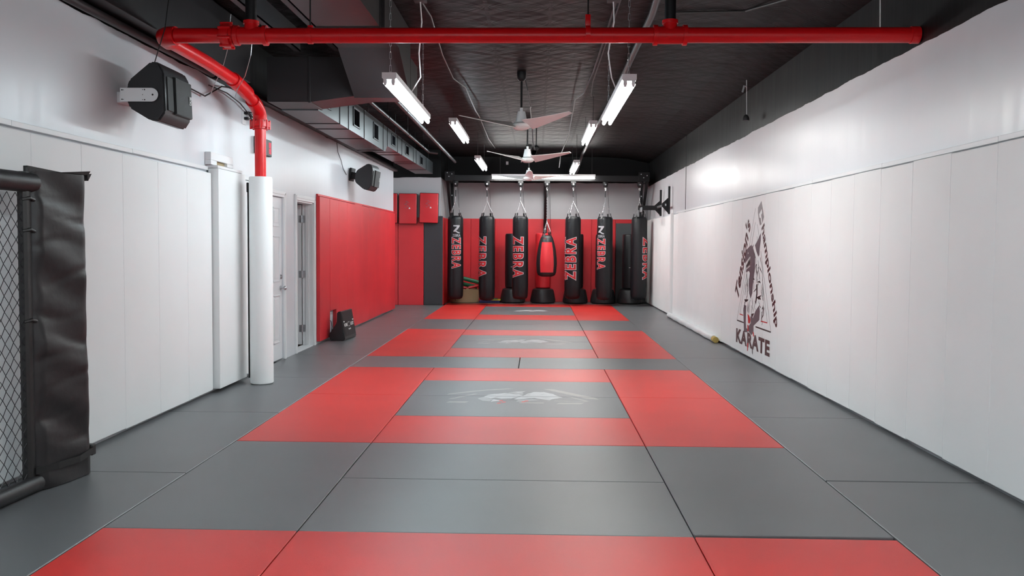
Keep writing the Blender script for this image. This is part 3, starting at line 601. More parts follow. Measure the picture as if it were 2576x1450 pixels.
pipe('water_pipe', [(-1.92, 9.98, 3.40), (-1.92, 15, 3.39), (-1.92, 20.8, 3.37)], 0.032, 'conduit', 'thicker grey ceiling pipe with black collars, farther from the vented duct', 'pipe', 'grey pipes beside the duct', [(-1.92, y, 3.40) for y in (10.6, 13, 15.2, 17.4)])
pipe('ceiling_pipe', [(1.02, 4.0, 3.63), (1.02, 7.6, 3.63), (1.06, 8.5, 3.625), (1.09, 13, 3.62), (1.05, 21.2, 3.60), (0.95, 21.9, 3.25), (0.85, 22.85, 3.20)], 0.035, 'conduit', 'dark grey pipe running back along the ceiling above the right lamps', 'pipe')
pipe('wall_conduit', [(XL+0.045, 3.2, 3.085), (XL+0.045, 8.6, 3.085)], 0.032, 'conduit', 'black conduit along the top of the left wall near the cage', 'conduit')
o = MB().box(XL, XL+0.10, 8.7, 19.7, 3.055, 3.12, 0.01).build('wall_ledge', M_['black']); tag(o, 'black ledge along the top of the left wall under the vented duct', 'ledge')
o = MB().box(XL+0.0, XL+0.19, 3.2, 9.3, 3.125, 3.69, 0.004).build('soffit_box', M_['duct']); tag(o, 'black boxed soffit above the left wall behind the red pipe elbow', 'soffit')
def cable(pts, r, lab, m='conduit', cat='cable', group=None, name='ceiling_cable'):
    return tag(MB().tube(pts, r, 6).build(name, M_[m]), lab, cat, group)
cable([(-1.04, 5.0, 3.66), (-1.08, 7.9, 3.66), (-1.03, 8.6, 3.63), (-1.12, 10.5, 3.66), (-1.10, 11.6, 3.60), (-1.02, 12.6, 3.66), (-1.0, 14.4, 3.60), (-1.02, 15.5, 3.67), (-0.98, 17.8, 3.55), (-0.98, 20.5, 3.66)], 0.009, 'grey armoured cable sagging along the ceiling above the left lamps')
cable([(0.72, 5.0, 3.67), (0.70, 8.5, 3.67), (0.68, 11.2, 3.60), (0.62, 12.2, 3.52), (0.55, 13.5, 3.64), (0.60, 17.6, 3.60), (0.50, 19.8, 3.45), (0.48, 20.2, 3.2)], 0.010, 'grey cable sagging along the ceiling above the right lamps')
cable([(0.74, 7.9, 3.68), (0.72, 10.2, 3.62), (0.70, 11.6, 3.56), (0.72, 12.3, 3.50), (0.78, 13.2, 3.64)], 0.007, 'thin grey cable looped beside the thicker one above the right lamps')
cable([(2.62, 4.2, 3.55), (2.35, 7.6, 3.60), (1.95, 8.6, 3.68), (1.2, 8.7, 3.69)], 0.010, 'black cable curving over the ceiling toward the right wall', 'wire')
cable([(-2.84, 6.98, 3.69), (-2.86, 6.84, 3.10), (-2.94, 6.8, 2.79)], 0.004, 'thin black cord hanging past the red elbow to the near speaker', 'wire', name='speaker_cord')
cable([(-3.06, 7.16, 2.62), (-3.15, 7.9, 2.86), (-3.14, 8.4, 2.84), (-3.12, 8.8, 3.0), (-3.10, 9.2, 3.05)], 0.007, 'black cable looping from the near speaker along the left wall', 'wire', name='speaker_cord')
cable([(-3.14, 8.5, 2.96), (-3.14, 9.0, 2.97), (-3.14, 9.4, 2.93), (-3.15, 9.8, 2.84)], 0.006, 'black cable running down to the wall outlet by the red column', 'wire', name='outlet_cord')
cable([(XL+0.012, 14.1, 3.05), (XL+0.012, 14.15, 2.92), (XL+0.012, 14.4, 2.80), (XL+0.012, 14.55, 2.68), (XL+0.012, 14.8, 2.60)], 0.005, 'thin black cable wandering down the wall to the far speaker', 'wire', name='speaker_cord')
for i, (px, py) in enumerate(((-2.75, 8.0), (-2.62, 8.25))):
    cable([(px, py, 3.5), (px-0.05, py+.05, 3.2), (px-0.12, py+.1, 3.02), (px-0.2, py+.12, 2.9), (px-0.24, py+.15, 2.82)], 0.004, ['grey wire dangling under the red flange, nearer strand', 'grey wire dangling under the red flange, farther strand'][i], 'steel', 'wire', name='loose_wire')

# junction boxes with drop cables to the nearest lamps
for x, lab in ((-1.06, 'left'), (0.66, 'right')):
    t = thing('junction_box', 'small grey junction box on the ceiling above the nearest %s lamp' % lab, 'junction box', (x, 8.05, 0), group='ceiling junction boxes')
    MB().box(-.055, .055, -.055, .055, 3.62, 3.695, 0.004).build('box', M_['conduit'], t)
    s = 1 if x > 0 else -1
    MB().tube([(0, 0, 3.62), (0.01, 0.03, 3.45), (-0.03, 0.15, 3.2), (-0.04 if s < 0 else .02, 0.35, 3.02), (-0.17 if s < 0 else .10, .6, 2.915)], 0.006, 8).build('drop_cable', M_['enamel'], t, True)

# ------------------------------------------------------------------ fluorescent strip lamps
def chain(mb, x, y, z0, z1, L=0.062, wd=0.015, r=0.0030):
    n = max(1, int((z1-z0)/(L-0.006*2+0.004))); st = (z1-z0)/n
    for i in range(n):
        zc = z0+st*(i+.5); h = L/2-wd/2
        pts = []
        for k in range(10):
            a = 2*PI*k/10; px = wd/2*math.cos(a); pz = wd/2*math.sin(a) + (h if math.sin(a) > 0.01 else -h)
            pts.append((x+px, y, zc+pz) if i % 2 == 0 else (x, y+px, zc+pz))
        mb.tube(pts, r, 5, True)
def lamp(label, loc, rz, L=2.44, chains='chain', tandem=False):
    t = thing('strip_lamp', label, 'strip lamp', loc, rz, 'hanging fluorescent strip lamps')
    m = MB(); w2 = 0.061
    m.prism([(-w2, 0, 0), (w2, 0, 0), (w2, 0, -0.045), (w2-.012, 0, -0.058), (-w2+.012, 0, -0.058), (-w2, 0, -0.045)], (0, L, 0)); m.build('housing', M_['enamel'], t)
    m = MB(); ends = [0.004, L-0.024] + ([L/2-0.02, L/2] if tandem else [])
    for y0_ in ends:
        for x in (-0.034, 0.034): m.prism([(x-.014, y0_, -.058), (x+.014, y0_, -.058), (x+.016, y0_, -.085), (x+.009, y0_, -.106), (x-.009, y0_, -.106), (x-.016, y0_, -.085)], (0, 0.02, 0))
    m.build('lamp_holders', M_['enamel'], t)
    spans = [(0.025, L-0.025)] if not tandem else [(0.025, L/2-0.02), (L/2+0.02, L-0.025)]
    for x in (-0.034, 0.034):
        for a, b in spans: MB().cyl((x, a, -0.084), (x, b, -0.084), 0.019, 14).build('tube', M_['tube' if loc[0] < 0 else 'tubew'], t, True)
    top = 3.70-loc[2]
    for yc in (0.08, L-0.2):
        m = MB()
        if chains == 'chain': chain(m, 0, yc, 0.02, top)
        else: m.cyl((0, yc, 0), (0, yc, top), 0.004, 6)
        m.tube([(math.cos(a)*0.012, yc, 0.012+math.sin(a)*0.012) for a in [k*PI/4 for k in range(8)]], 0.002, 5, True)
        m.build('chain' if chains == 'chain' else 'hanger_wire', M_['steel'] if chains == 'chain' else M_['conduit'], t)
    return t
lamp('bright strip lamp hung on chains, left lamp of the nearest pair', (-1.265, 7.6, 2.912), 0)
lamp('bright strip lamp hung on chains, right lamp of the nearest pair', (0.765, 7.6, 2.902), 0)
lamp('bright strip lamp, left lamp of the second pair, below the cable', (-1.265, 13.3, 3.335), 0, chains='wire')
lamp('bright strip lamp, right lamp of the second pair, beside the first fan', (0.83, 13.5, 3.33), 0, chains='wire')
lamp('bright strip lamp, left lamp of the farthest pair, left of the fans', (-1.205, 17.9, 3.235), 0, chains='wire')
lamp('bright strip lamp, right lamp of the farthest pair, above the fifth bag', (0.79, 18.2, 3.185), 0, chains='wire')
lamp('long crosswise strip lamp in front of the back wall above the bags', (1.355, 21.12, 3.118), PI/2-0.012, L=2.44, chains='wire', tandem=True)

lamp('unseen left strip lamp added behind the viewpoint to brighten the foreground', (-1.265, 1.0, 2.912), 0)  # unseen pair, added behind the camera to light the near floor and walls
lamp('unseen right strip lamp added behind the viewpoint to brighten the foreground', (0.765, 1.0, 2.902), 0)

# ------------------------------------------------------------------ ceiling fans
def fan(label, x, y, zh, delta, top=ZC):
    t = thing('ceiling_fan', label, 'ceiling fan', (x, y, zh), math.radians(delta), 'ceiling fans')
    MB().lathe(0, 0, [(0.0, -.055), (.06, -.052), (.10, -.035), (.118, -.01), (.118, .018), (.10, .035), (.05, .04), (0, .04)], 28).build('motor', M_['hub'], t, True)
    MB().lathe(0, 0, [(.078, .045), (.078, .055), (.058, .15), (.05, .185), (.02, .19), (.02, .235), (0, .235)], 24).build('motor_cover', M_['enamel'], t, True)
    MB().cyl((0, 0, .23), (0, 0, top-zh), 0.014, 12).build('downrod', M_['black'], t, True)
    MB().lathe(0, 0, [(0.0, top-zh-.12), (.03, top-zh-.12), (.055, top-zh-.09), (.062, top-zh-.03), (.062, top-zh)], 20).build('canopy', M_['black'], t, True)
    for k in range(3):
        a = math.radians(-30+120*k)
        c, s = math.cos(a), math.sin(a); m = MB(); n = 10; top_, bot = [], []
        for i in range(n+1):
            q = i/n; r = 0.105 + 0.725*q; hw = 0.085*(1-q)**0.8+0.033; tw = -math.radians(24-14*q); z = 0.012+0.085*q**1.2
            for sgn, lst in ((1, top_), (-1, bot)):
                lx, lyy, lz = r, sgn*hw*math.cos(tw), z + sgn*hw*math.sin(tw)
                lst.append(Vector((lx*c-lyy*s, lx*s+lyy*c, lz)))
        th = Vector((0, 0, 0.004))
        for i in range(n):
            A = [top_[i], top_[i+1], bot[i+1], bot[i]]; va = [m.bm.verts.new(p+th) for p in A]; vb = [m.bm.verts.new(p-th) for p in A]
            m.bm.faces.new(va); m.bm.faces.new(vb[::-1])
            for j in range(4):
                if j in (1, 3) and not (i == 0 and j == 3 or i == n-1 and j == 1): continue
                m.bm.faces.new((va[j], vb[j], vb[(j+1) % 4], va[(j+1) % 4]))
        m.build('blade', M_['blade'], t, False)
    return t
fan('nearest ceiling fan with three pale blades on a long black rod', -0.218, 11.7, 3.005, -11.8)
fan('middle ceiling fan with a torn white tag beside its rod', -0.185, 16.0, 2.975, 5)
fan('farthest ceiling fan in front of the long crosswise lamp', -0.20, 20.2, 2.955, 63)
o = MB().poly([(-0.10, 16.15, 3.16), (-0.02, 16.15, 3.16), (-0.04, 16.15, 3.08), (-0.07, 16.15, 3.04), (-0.12, 16.15, 3.10)]); o.prism([(-0.10, 16.15, 3.16), (-0.02, 16.15, 3.16), (-0.04, 16.15, 3.08), (-0.07, 16.15, 3.04), (-0.12, 16.15, 3.10)], (0, .01, 0))
o = o.build('paper_tag', M_['white']); tag(o, 'torn white tag hanging behind the middle ceiling fan', 'tag')
cable([(-0.19, 11.85, 3.69), (-0.14, 11.9, 3.5), (-0.10, 12.3, 3.35), (-0.12, 13.5, 3.5), (-0.10, 15.8, 3.5), (-0.09, 16.1, 3.30), (-0.05, 16.15, 3.16)], 0.008, 'grey cable running from the nearest fan back to the middle fan')
t = thing('valve', 'small black fitting on the ceiling beside the middle fan rod', 'fitting'); MB().cyl((-0.03, 16.5, 3.28), (-0.03, 16.5, 3.70), 0.012, 8).build('stem', M_['black'], t); MB().sph((-0.03, 16.5, 3.24), 0.05).build('body', M_['black'], t, True)
for x, lab in ((-0.78, 'left'), (0.93, 'right')):
    t = thing('hook_plate', 'tiny white hook plate on the black upper back wall, %s one' % lab, 'hook plate'); MB().box(x-.03, x+.03, 22.89, 22.918, 3.50, 3.58, 0.003).build('plate', M_['white'], t)

# ------------------------------------------------------------------ bag rack
KS = 1.0725; YBAG = 21.45
def ZS(z): return 1.4621+(z-1.4621)*KS
rk = thing('bag_rack', 'black steel wall rack with a long front beam carrying the hanging bags', 'rack', (0, 0, 0))
MB().box(-2.22, 2.66, YBAG-.05, YBAG+.05, 2.98, 3.12, 0.006).build('front_beam', M_['black'], rk)
for x in (-2.17, 0.2, 2.62):
    MB().box(x-0.045, x+0.045, YBAG+.05, 22.915, 3.0, 3.09, 0.004).build('side_arm', M_['black'], rk)
    MB().box(x-0.04, x+0.04, 22.70, 22.78, 1.75, 3.0, 0.004).build('post', M_['black'], rk)
    m = MB().prism([(x-0.03, YBAG+.04, 2.98), (x-0.03, YBAG+.16, 2.98), (x-0.03, 22.70, 2.0), (x-0.03, 22.70, 1.88)], (0.06, 0, 0)); m.build('brace', M_['black'], rk)
    m = MB()
    for z in (2.70, 2.1, 1.85): m.cyl((x, 22.685, z), (x, 22.70, z), 0.018, 8)
    m.build('bolts', M_['steel'], rk)
for x0_, x1_ in ((-2.22, -1.99), (2.40, 2.66)): MB().box(x0_, x1_, YBAG-.065, YBAG-.052, 3.0, 3.2, 0.003).build('end_plate', M_['black'], rk)
for x, z in ((-2.16, 3.17), (-2.12, 3.08), (-2.05, 3.14), (2.46, 3.15), (2.52, 3.07), (2.60, 3.12)): MB().cyl((x, YBAG-.075, z), (x, YBAG-.065, z), 0.014, 8).build('bolt', M_['steel'], rk)

BZ0, BZ1, BR = ZS(0.225), ZS(2.10), 0.188
def wrap(cx, cyy, r, th0, arc, ztop, zbot, cw=True):
    def f(u, v):
        s = (v-.5)*arc if cw else (.5-v)*arc
        th = th0 + s/r; z = ztop+(zbot-ztop)*u if cw else zbot+(ztop-zbot)*u
        return (cx + r*math.sin(th), cyy - r*math.cos(th), z)
    return f
def fittings(t, ztop, ring_r, zc, topz=2.965, br=None):
    br = BR if br is None else br
    tr = MB(); tr.lathe(0, 0, [(0.0, topz-.13), (.03, topz-.13), (.055, topz-.10), (.065, topz-.05), (.065, topz)], 16); tr.box(-.06, .06, -.055, .055, topz-.04, topz+.012, 0.006); tr.cyl((0, -.068, topz-.06), (0, -.05, topz-.06), 0.018, 10)
    tr.build('trolley', M_['black'], t, True)
    MB().cyl((0.0, -.074, topz-.06), (0, -.066, topz-.06), 0.019, 10).build('trolley_bolt', M_['steel'], t)
    m = MB(); m.tube([(math.cos(a)*.014, 0, topz-.165+math.sin(a)*.04) for a in [k*PI/5 for k in range(10)]], 0.005, 6, True); m.build('carabiner', M_['steel'], t)
    m = MB(); m.cyl((0, 0, topz-.205), (0, 0, topz-.36), 0.013, 10); m.build('spring', M_['blackp'], t, True)
    m = MB(); chain(m, 0, 0, zc, topz-.36, 0.04, 0.016, 0.0035); m.build('drop_chain', M_['steel'], t)
    for k in range(4):
        a = PI/4+k*PI/2+0.25; ex, ey = ring_r*math.cos(a), ring_r*math.sin(a); m = MB(); n = 8
        for i in range(n):
            p, q = i/n, (i+1)/n; A = Vector((ex*p, ey*p, zc+(ztop+.10-zc)*p)); B = Vector((ex*q, ey*q, zc+(ztop+.10-zc)*q)); d = (B-A); mid = (A+B)/2
            sd_ = Vector((-ey, ex, 0)).normalized()*0.008 if i % 2 else Vector((ex, ey, 0)).normalized()*0.008
            m.tube([A, mid+sd_, B, mid-sd_], 0.0032, 5, True)
        m.tube([(ex+math.cos(b)*.018*abs(math.sin(a)), ey+math.cos(b)*.018*-math.cos(a), ztop+.085+math.sin(b)*.018) for b in [k2*PI/5 for k2 in range(10)]], 0.003, 5, True)
        m.build('support_chain', M_['steel'], t)
        m = MB(); d = Vector((math.cos(a), math.sin(a), 0)); sdv = Vector((-d.y, d.x, 0))*0.018
        pts = [d*ring_r+Vector((0, 0, ztop+.07)), d*(ring_r+.008)+Vector((0, 0, ztop+.02)), d*(br+.003)+Vector((0, 0, ztop-.06)), d*(br+.004)+Vector((0, 0, ztop-.14))]
        for i in range(3): m.prism([pts[i]-sdv, pts[i]+sdv, pts[i+1]+sdv, pts[i+1]-sdv], d*0.004)
        m.build('strap', M_['blackp'], t)
    m = MB().tube([(0.045, -0.02, topz-.02), (0.055, -0.02, topz-.15), (0.085, -0.02, ztop+.18), (0.10, -0.02, ztop-.01)], 0.004, 6); m.build('pull_rope', M_['black'], t)
def heavy_bag(label, x, texts, logo=None, zb=None, rz=0):
    zb = BZ0 if zb is None else ZS(zb); x *= KS
    t = thing('heavy_bag', label, 'punching bag', (x, YBAG, 0), rz, 'long hanging heavy bags'); r = BR
    prof = [(0, zb), (r*.6, zb+.004), (r*.88, zb+.03), (r*.99, zb+.09), (r+.008, zb+.35), (r+.004, zb+.9), (r, 1.7), (r*.985, BZ1-.09), (r*.93, BZ1-.04), (r*.78, BZ1-.01), (0, BZ1)]
    body = MB().lathe(0, 0, prof, 40).build('bag_body', M_['bag'], t, True, 50)
    for th0, arc, z1, z0, cw in texts:
        for off, mn, dr in ((0.062, 'print_white', 0.011), (0.026, 'print_red', 0.0125)):
            m = MB(); letters(m, 'ZEBRA', wrap(0, 0, r+dr, th0, arc*KS, ZS(z1), ZS(z0), cw), off, 8, 1.3); m.build('lettering', M_[mn], body)
    if logo is not None:
        m = MB(); rr = r+0.012
        def W(u, v): th = logo+(u-.5)*0.17/rr; return (rr*math.sin(th), -rr*math.cos(th), ZS(1.70+0.185*v))
        for q in ([(0.05, 1.0), (0.5, 1.0), (0.95, 1.0), (0.98, .86), (.5, .82), (.05, .84)], [(.62, .90), (.98, .88), (.66, .5), (.25, .2), (.05, .2), (.1, .36), (.45, .66)], [(.05, .24), (.4, .36), (.7, .2), (1.0, .1), (.9, .0), (.6, .08), (.4, .2)]): m.poly([W(u, v) for u, v in q])
        letters(m, 'ZEBRA', lambda u, v: (rr*math.sin(logo+(u-.5)*.19/rr), -rr*math.cos(logo+(u-.5)*.19/rr), ZS(1.63+.055*v)), 0.02, 2)
        m.build('logo', M_['print_grey'], body)
    MB().cyl((0, 0, zb), (0.01, 0, zb-.035), 0.006, 6).build('bottom_loop', M_['black'], t)
    fittings(t, BZ1, 0.14, 2.50)
    return t
rad = math.radians
heavy_bag('leftmost hanging black bag with a silver emblem above red lettering', -1.83, [(rad(12), .19, 1.60, .93, True)], rad(12))
heavy_bag('second hanging black bag from the left, red lettering turned to its left side', -1.125, [(rad(-38), .21, 1.63, .74, True)], zb=.20)
heavy_bag('third hanging black bag, red lettering reading downward, left of the red teardrop bag', -0.375, [(rad(-18), .24, 1.63, .74, True)], zb=.235)
heavy_bag('hanging black bag right of the red teardrop bag, red lettering reading upward', 0.80, [(rad(-20), .24, 1.62, .70, False), (rad(-96), .2, 1.62, .70, False)], zb=.25)
heavy_bag('sixth hanging black bag with a silver emblem left of centre', 1.51, [(rad(-33), .19, 1.60, .93, True)], rad(-33), zb=.235)
heavy_bag('rightmost hanging black bag against the right wall, lettering on its right edge', 2.275, [(rad(58), .22, 1.62, .72, True)], zb=.245)
# red teardrop bag
t = thing('teardrop_bag', 'red and black teardrop bag hanging in the middle of the row', 'punching bag', (0.215*KS, YBAG, ZS(0)))
tp = [(0, .80), (.12, .805), (.19, .835), (.222, .91), (.236, 1.10), (.23, 1.26), (.205, 1.46), (.17, 1.63), (.14, 1.735), (.10, 1.79), (0, 1.80)]
MB().lathe(0, 0, tp, 36).build('bag_body', M_['blackp'], t, True, 50)
pan = MB().lathe(0, 0, [(r*1.0+.004, z) for r, z in tp[3:8]], 12, rad(-90-38), rad(-90+42)); pan.build('red_panel', M_['padred'], t, True)
pan = MB().lathe(0, 0, [(r+.004, z) for r, z in tp[3:8]], 12, rad(90-38), rad(90+42)); pan.build('red_panel', M_['padred'], t, True)
m = MB(); letters(m, 'ZEBRA', lambda u, v: (0.137*math.sin(-.55+u*.5)*1.08, -0.15*math.cos(-.55+u*.5), 1.695+.025*v), 0.03, 0); m.build('logo', M_['print_red'], t)
MB().cyl((0.01, -.02, .87), (0.01, -.02, .80), 0.014, 8).build('bottom_strap', M_['black'], t)
fittings(t, 1.80, 0.09, 2.12, 2.965-ZS(0), 0.135)
t.scale = (KS, KS, 1.0) if False else (1.05, 1.05, 1.0)

# floor standing bags
def floor_bag(label, x, mname, group, h=1.735):
    t = thing('floor_bag', label, 'punching bag', (x, 22.38, 0), 0, group)
    MB().lathe(0, 0, [(.27, 0), (.315, .03), (.315, .09), (.275, .30), (.255, .345), (.20, .37), (0, .37)], 32).build('base', M_['blackp'], t, True, 40)
    MB().cyl((0, 0, .36), (0, 0, .42), .07, 16).build('neck', M_['black'], t)
    b = MB().lathe(0, 0, [(0, .375), (.17, .38), (.193, .40), (.197, .5), (.197, h-.05), (.185, h-.01), (.165, h), (0, h)], 36).build('bag_body', M_[mname], t, True, 45)
    MB().box(-.05, .05, -.203, -.197, .80 if mname == 'padred' else .9, .812 if mname == 'padred' else .912).build('label_tag', M_['print_white'], t)
    return t
floor_bag('black floor standing bag behind the third hanging bag', -0.60, 'bag', 'black floor standing bags')
floor_bag('red floor standing bag on a black base behind the teardrop bag', 0.155, 'padred', None, 1.75)
floor_bag('black floor standing bag just right of the red one', 0.965, 'bag', 'black floor standing bags')
floor_bag('black floor standing bag hidden behind the sixth hanging bag', 1.66, 'bag', 'black floor standing bags')
floor_bag('black floor standing bag in the right corner behind the last hanging bag', 2.33, 'bag', 'black floor standing bags')

# tub with pads and foam on the floor
m = MB().lathe(-1.82, 22.40, [(.34, 0), (.36, .02), (.37, .31), (.375, .33), (.355, .33), (.345, .04), (0, .04)], 32); tag(m.build('storage_tub', M_['tan'], smooth=True), 'round tan tub of gear behind the first hanging bag', 'tub')
def roll(a, b, r, mname, label): tag(MB().cyl(a, b, r, 16).build('foam_roll', M_[mname], smooth=True), label, 'foam roll', 'rolls in the tan tub')
roll((-2.02, 22.18, .66), (-1.42, 22.30, .50), .05, 'green', 'green vinyl roll sticking out of the tan tub, upper one')
roll((-2.05, 22.45, .50), (-1.5, 22.44, .385), .05, 'green', 'green vinyl roll sticking out of the tan tub, lower one')
roll((-2.10, 22.12, .42), (-1.75, 22.14, .375), .035, 'redv', 'red vinyl roll lying on the rim of the tan tub, left one')
roll((-1.70, 22.2, .375), (-1.44, 22.26, .43), .035, 'redv', 'red vinyl roll lying on the rim of the tan tub, right one')
tag(MB().box(-1.43, -0.92, 22.2, 22.72, 0.0, 0.06, 0.008).build('foam_slab', M_['blue']), 'navy blue foam slab on the floor under the second hanging bag', 'foam slab')
tag(MB().box(-1.20, -0.90, 22.22, 22.6, 0.061, 0.085, 0.003).build('foam_board', M_['yellow']), 'thin yellow board lying on the blue foam slab', 'foam board')
tag(MB().box(-1.17, -0.98, 22.3, 22.6, 0.086, 0.105, 0.003).build('foam_strip', M_['green']), 'small green strip on top of the yellow board', 'foam strip')

# kick shields
def shield(x0, x1, z0, z1, label, tilt):
    cx, cz = (x0+x1)/2, (z0+z1)/2; t = thing('kick_shield', label, 'kick shield', (cx, 21.11, cz), 0, 'red kick shields on the recess wall'); t.rotation_euler = (0, tilt, 0)
    hw, hh = (x1-x0)/2, (z1-z0)/2
    MB().box(-hw+.006, hw-.006, -.055, 0.0, -hh+.006, hh-.006, 0.018, 3).build('front_face', M_['padred'], t, True, 50)
    MB().box(-hw, hw, -.045, .045, -hh, hh, 0.016, 3).build('body', M_['blackp'], t, True, 50)
    m = MB(); r = random.Random(2)
    for k in range(7): a = -.02+.035*math.sin(k*1.7); m.box(-.03+a, .02+a, -.0575, -.0555, .17-.024*k, .176-.024*k); m.box(a-.008, a-.003, -.0575, -.0555, .15-.024*k, .176-.024*k)
    m.build('faded_print', M_['inkgrey'], t)
    m = MB().prism([(.02, -.0556, -.005), (.065, -.0556, -.005), (.048, -.0556, .032), (.036, -.0556, .032)], (0, -.002, 0)); m.build('logo', M_['inkwhite'], t)
    m = MB().box(-.02, .02, .045, .085, hh-.10, hh-.06); m.build('hanger_loop', M_['black'], t)
shield(-2.785, -2.335, 1.955, 2.665, 'rightmost red kick shield, beside the black corner pad', rad(1.2))
shield(-3.278, -2.845, 1.93, 2.652, 'middle red kick shield in the recess', rad(0.3))
shield(-3.75, -3.306, 1.945, 2.655, 'leftmost red kick shield, cut off by the white wall edge', 0)

# ------------------------------------------------------------------ cage panel at the near left
cg = thing('cage_panel', 'black padded cage panel with chain link mesh standing at the left edge', 'cage panel')
P0, P1 = Vector((-3.0, 3.75, 0)), Vector((-2.930, 5.06, 0)); dP = (P1-P0).normalized(); LP = (P1-P0).length
m = MB(); pit, hz = 0.073, 0.0445
nw = int(LP/(pit/2)); zz0, zz1 = 0.09, 1.75
k = 0; q = 0.0
while q < LP-0.01:
    pts = []; z = zz0; i = 0
    while z < zz1:
        off = (pit/2-0.0015)*(1 if i % 2 else 0) ; s_ = q + off; nrm = Vector((dP.y, -dP.x, 0))*(0.0025 if i % 2 else -0.0025)
        pts.append(P0 + dP*min(s_, LP) + nrm + Vector((0, 0, z))); z += hz; i += 1
    m.tube(pts, 0.0022, 5)
    q += pit/2
    # the neighbouring wire mirrors this one so that they knot
    pts = []; z = zz0; i = 0
    while z < zz1:
        off = (pit/2+0.0015)*(0 if i % 2 else 1); s_ = q + off-pit/2+pit/2; nrm = Vector((dP.y, -dP.x, 0))*(0.0025 if i % 2 else -0.0025)
        pts.append(P0 + dP*min(max(s_, 0), LP) + nrm + Vector((0, 0, z))); z += hz; i += 1
    m.tube(pts, 0.0022, 5)
    q += pit/2
m.build('chain_link', M_['chainlink'], cg)
m = MB().cyl(P0+Vector((0, 0, 1.80)), P1+Vector((0.0, 0.05, 1.80)), 0.058, 20); m.build('top_rail_pad', M_['leather'], cg, True)
m = MB().cyl(P0+Vector((0.02, 0, 0.05)), P1+Vector((0.02, 0.02, 0.05)), 0.047, 20); m.build('bottom_rail_pad', M_['leather'], cg, True)
m = MB().cyl(P1+Vector((-0.01, 0.03, 0.02)), P1+Vector((-0.01, 0.03, 1.84)), 0.022, 16); m.build('end_post', M_['black'], cg, True)
# folded vinyl pad over the post: wrinkled front sheet, hemmed edges
m = MB(); NY, NZ = 26, 90; gf = []; rnd = random.Random(9)
creases = [(1.74, 0), (1.62, 1), (1.42, 0), (1.24, 1), (1.05, 0), (0.88, 1), (0.74, 0), (0.60, 1), (0.46, 0), (0.30, 1)]
def padx(u, z):
    b = 0.0
    for zc, sd_ in creases:
        edge = (1-u) if sd_ else u
        b -= 0.016*math.exp(-((z-zc-0.05*math.sin(u*3+zc*9))/0.022)**2)*math.exp(-edge*2.2)
    b += 0.010*math.sin(z*9+u*3)+0.006*math.sin(z*23+u*5)
    return b
A_, B_ = Vector((-2.925, 5.075, 0)), Vector((-2.825, 5.50, 0))
dd = (B_-A_); nn_ = Vector((dd.y, -dd.x, 0)).normalized()
def pedge(z):   # the right edge bulges out toward the bottom
    return 1.0 + 0.035*max(0, (1.1-z))/1.1 - 0.03*math.exp(-((z-1.6)/.05)**2)*0.4
for side in (1, 0):
    g = []
    for j in range(NZ+1):
        z = 0.005 + 1.865*j/NZ; row = []
        for i in range(NY+1):
            u = i/NY; p = A_ + dd*u*pedge(z); edge = min(u, 1-u)*NY/3
            th = 0.035*min(1, edge**.5) if side else -0.02*min(1, edge**.5)
            p = p + nn_*(th + (padx(u, z) if side else 0)*min(1, edge)); row.append(m.bm.verts.new((p.x, p.y, z)))
        g.append(row)
    for j in range(NZ):
        for i in range(NY): m.bm.faces.new((g[j][i], g[j][i+1], g[j+1][i+1], g[j+1][i]))
    gf.append(g)
for i in range(NY):
    m.bm.faces.new((gf[0][0][i], gf[0][0][i+1], gf[1][0][i+1], gf[1][0][i])); m.bm.faces.new((gf[0][NZ][i], gf[0][NZ][i+1], gf[1][NZ][i+1], gf[1][NZ][i]))
m.build('post_pad', M_['leather'], cg, True, 80)
m = MB()
m.tube([A_+Vector((-.01, -.012, z))+nn_*0.01 for z in (0.0, 0.5, 1.0, 1.5, 1.885)], 0.016, 8); m.tube([A_+Vector((-.015, -.035, z)) for z in (0.02, .6, 1.2, 1.86)], 0.032, 10)
m.prism([A_+Vector((-.02, -.02, 1.86)), B_+Vector((0, .01, 1.875)), B_+Vector((0.01, .02, 1.90)), (A_+B_)/2+Vector((0, 0, 1.875)), A_+Vector((-.02, -.02, 1.895))], nn_*0.03)
m.prism([B_+Vector((0, 0, 1.88)), B_+Vector((0.012, .03, 1.885)), B_+Vector((0.0, .01, 1.84))], nn_*0.03)
m.build('hem', M_['wire'], cg)
m = MB(); zs = 0.125
pts = [A_+nn_*.02+Vector((0, -.02, zs)), A_+dd*.3+nn_*.05+Vector((0, 0, zs+.002)), A_+dd*.7+nn_*.05+Vector((0, 0, zs)), A_+dd*1.06+nn_*.02+Vector((0, 0, zs+.02))]
for i in range(3): m.prism([pts[i]+Vector((0, 0, -.02)), pts[i+1]+Vector((0, 0, -.02)), pts[i+1]+Vector((0, 0, .02)), pts[i]+Vector((0, 0, .02))], nn_*0.006)
m.box(B_.x-.02, B_.x+.03, B_.y-.0, B_.y+.05, .11, .18, 0.008); m.build('strap', M_['wire'], cg)
for z in (1.52, 1.0, 1.7): MB().tube([P1+Vector((0.0, -.05, z)), P1+Vector((0.03, -.02, z+.01)), P1+Vector((0.03, .02, z)), P1+Vector((0, .03, z))], 0.01, 6).build('tie', M_['wire'], cg)

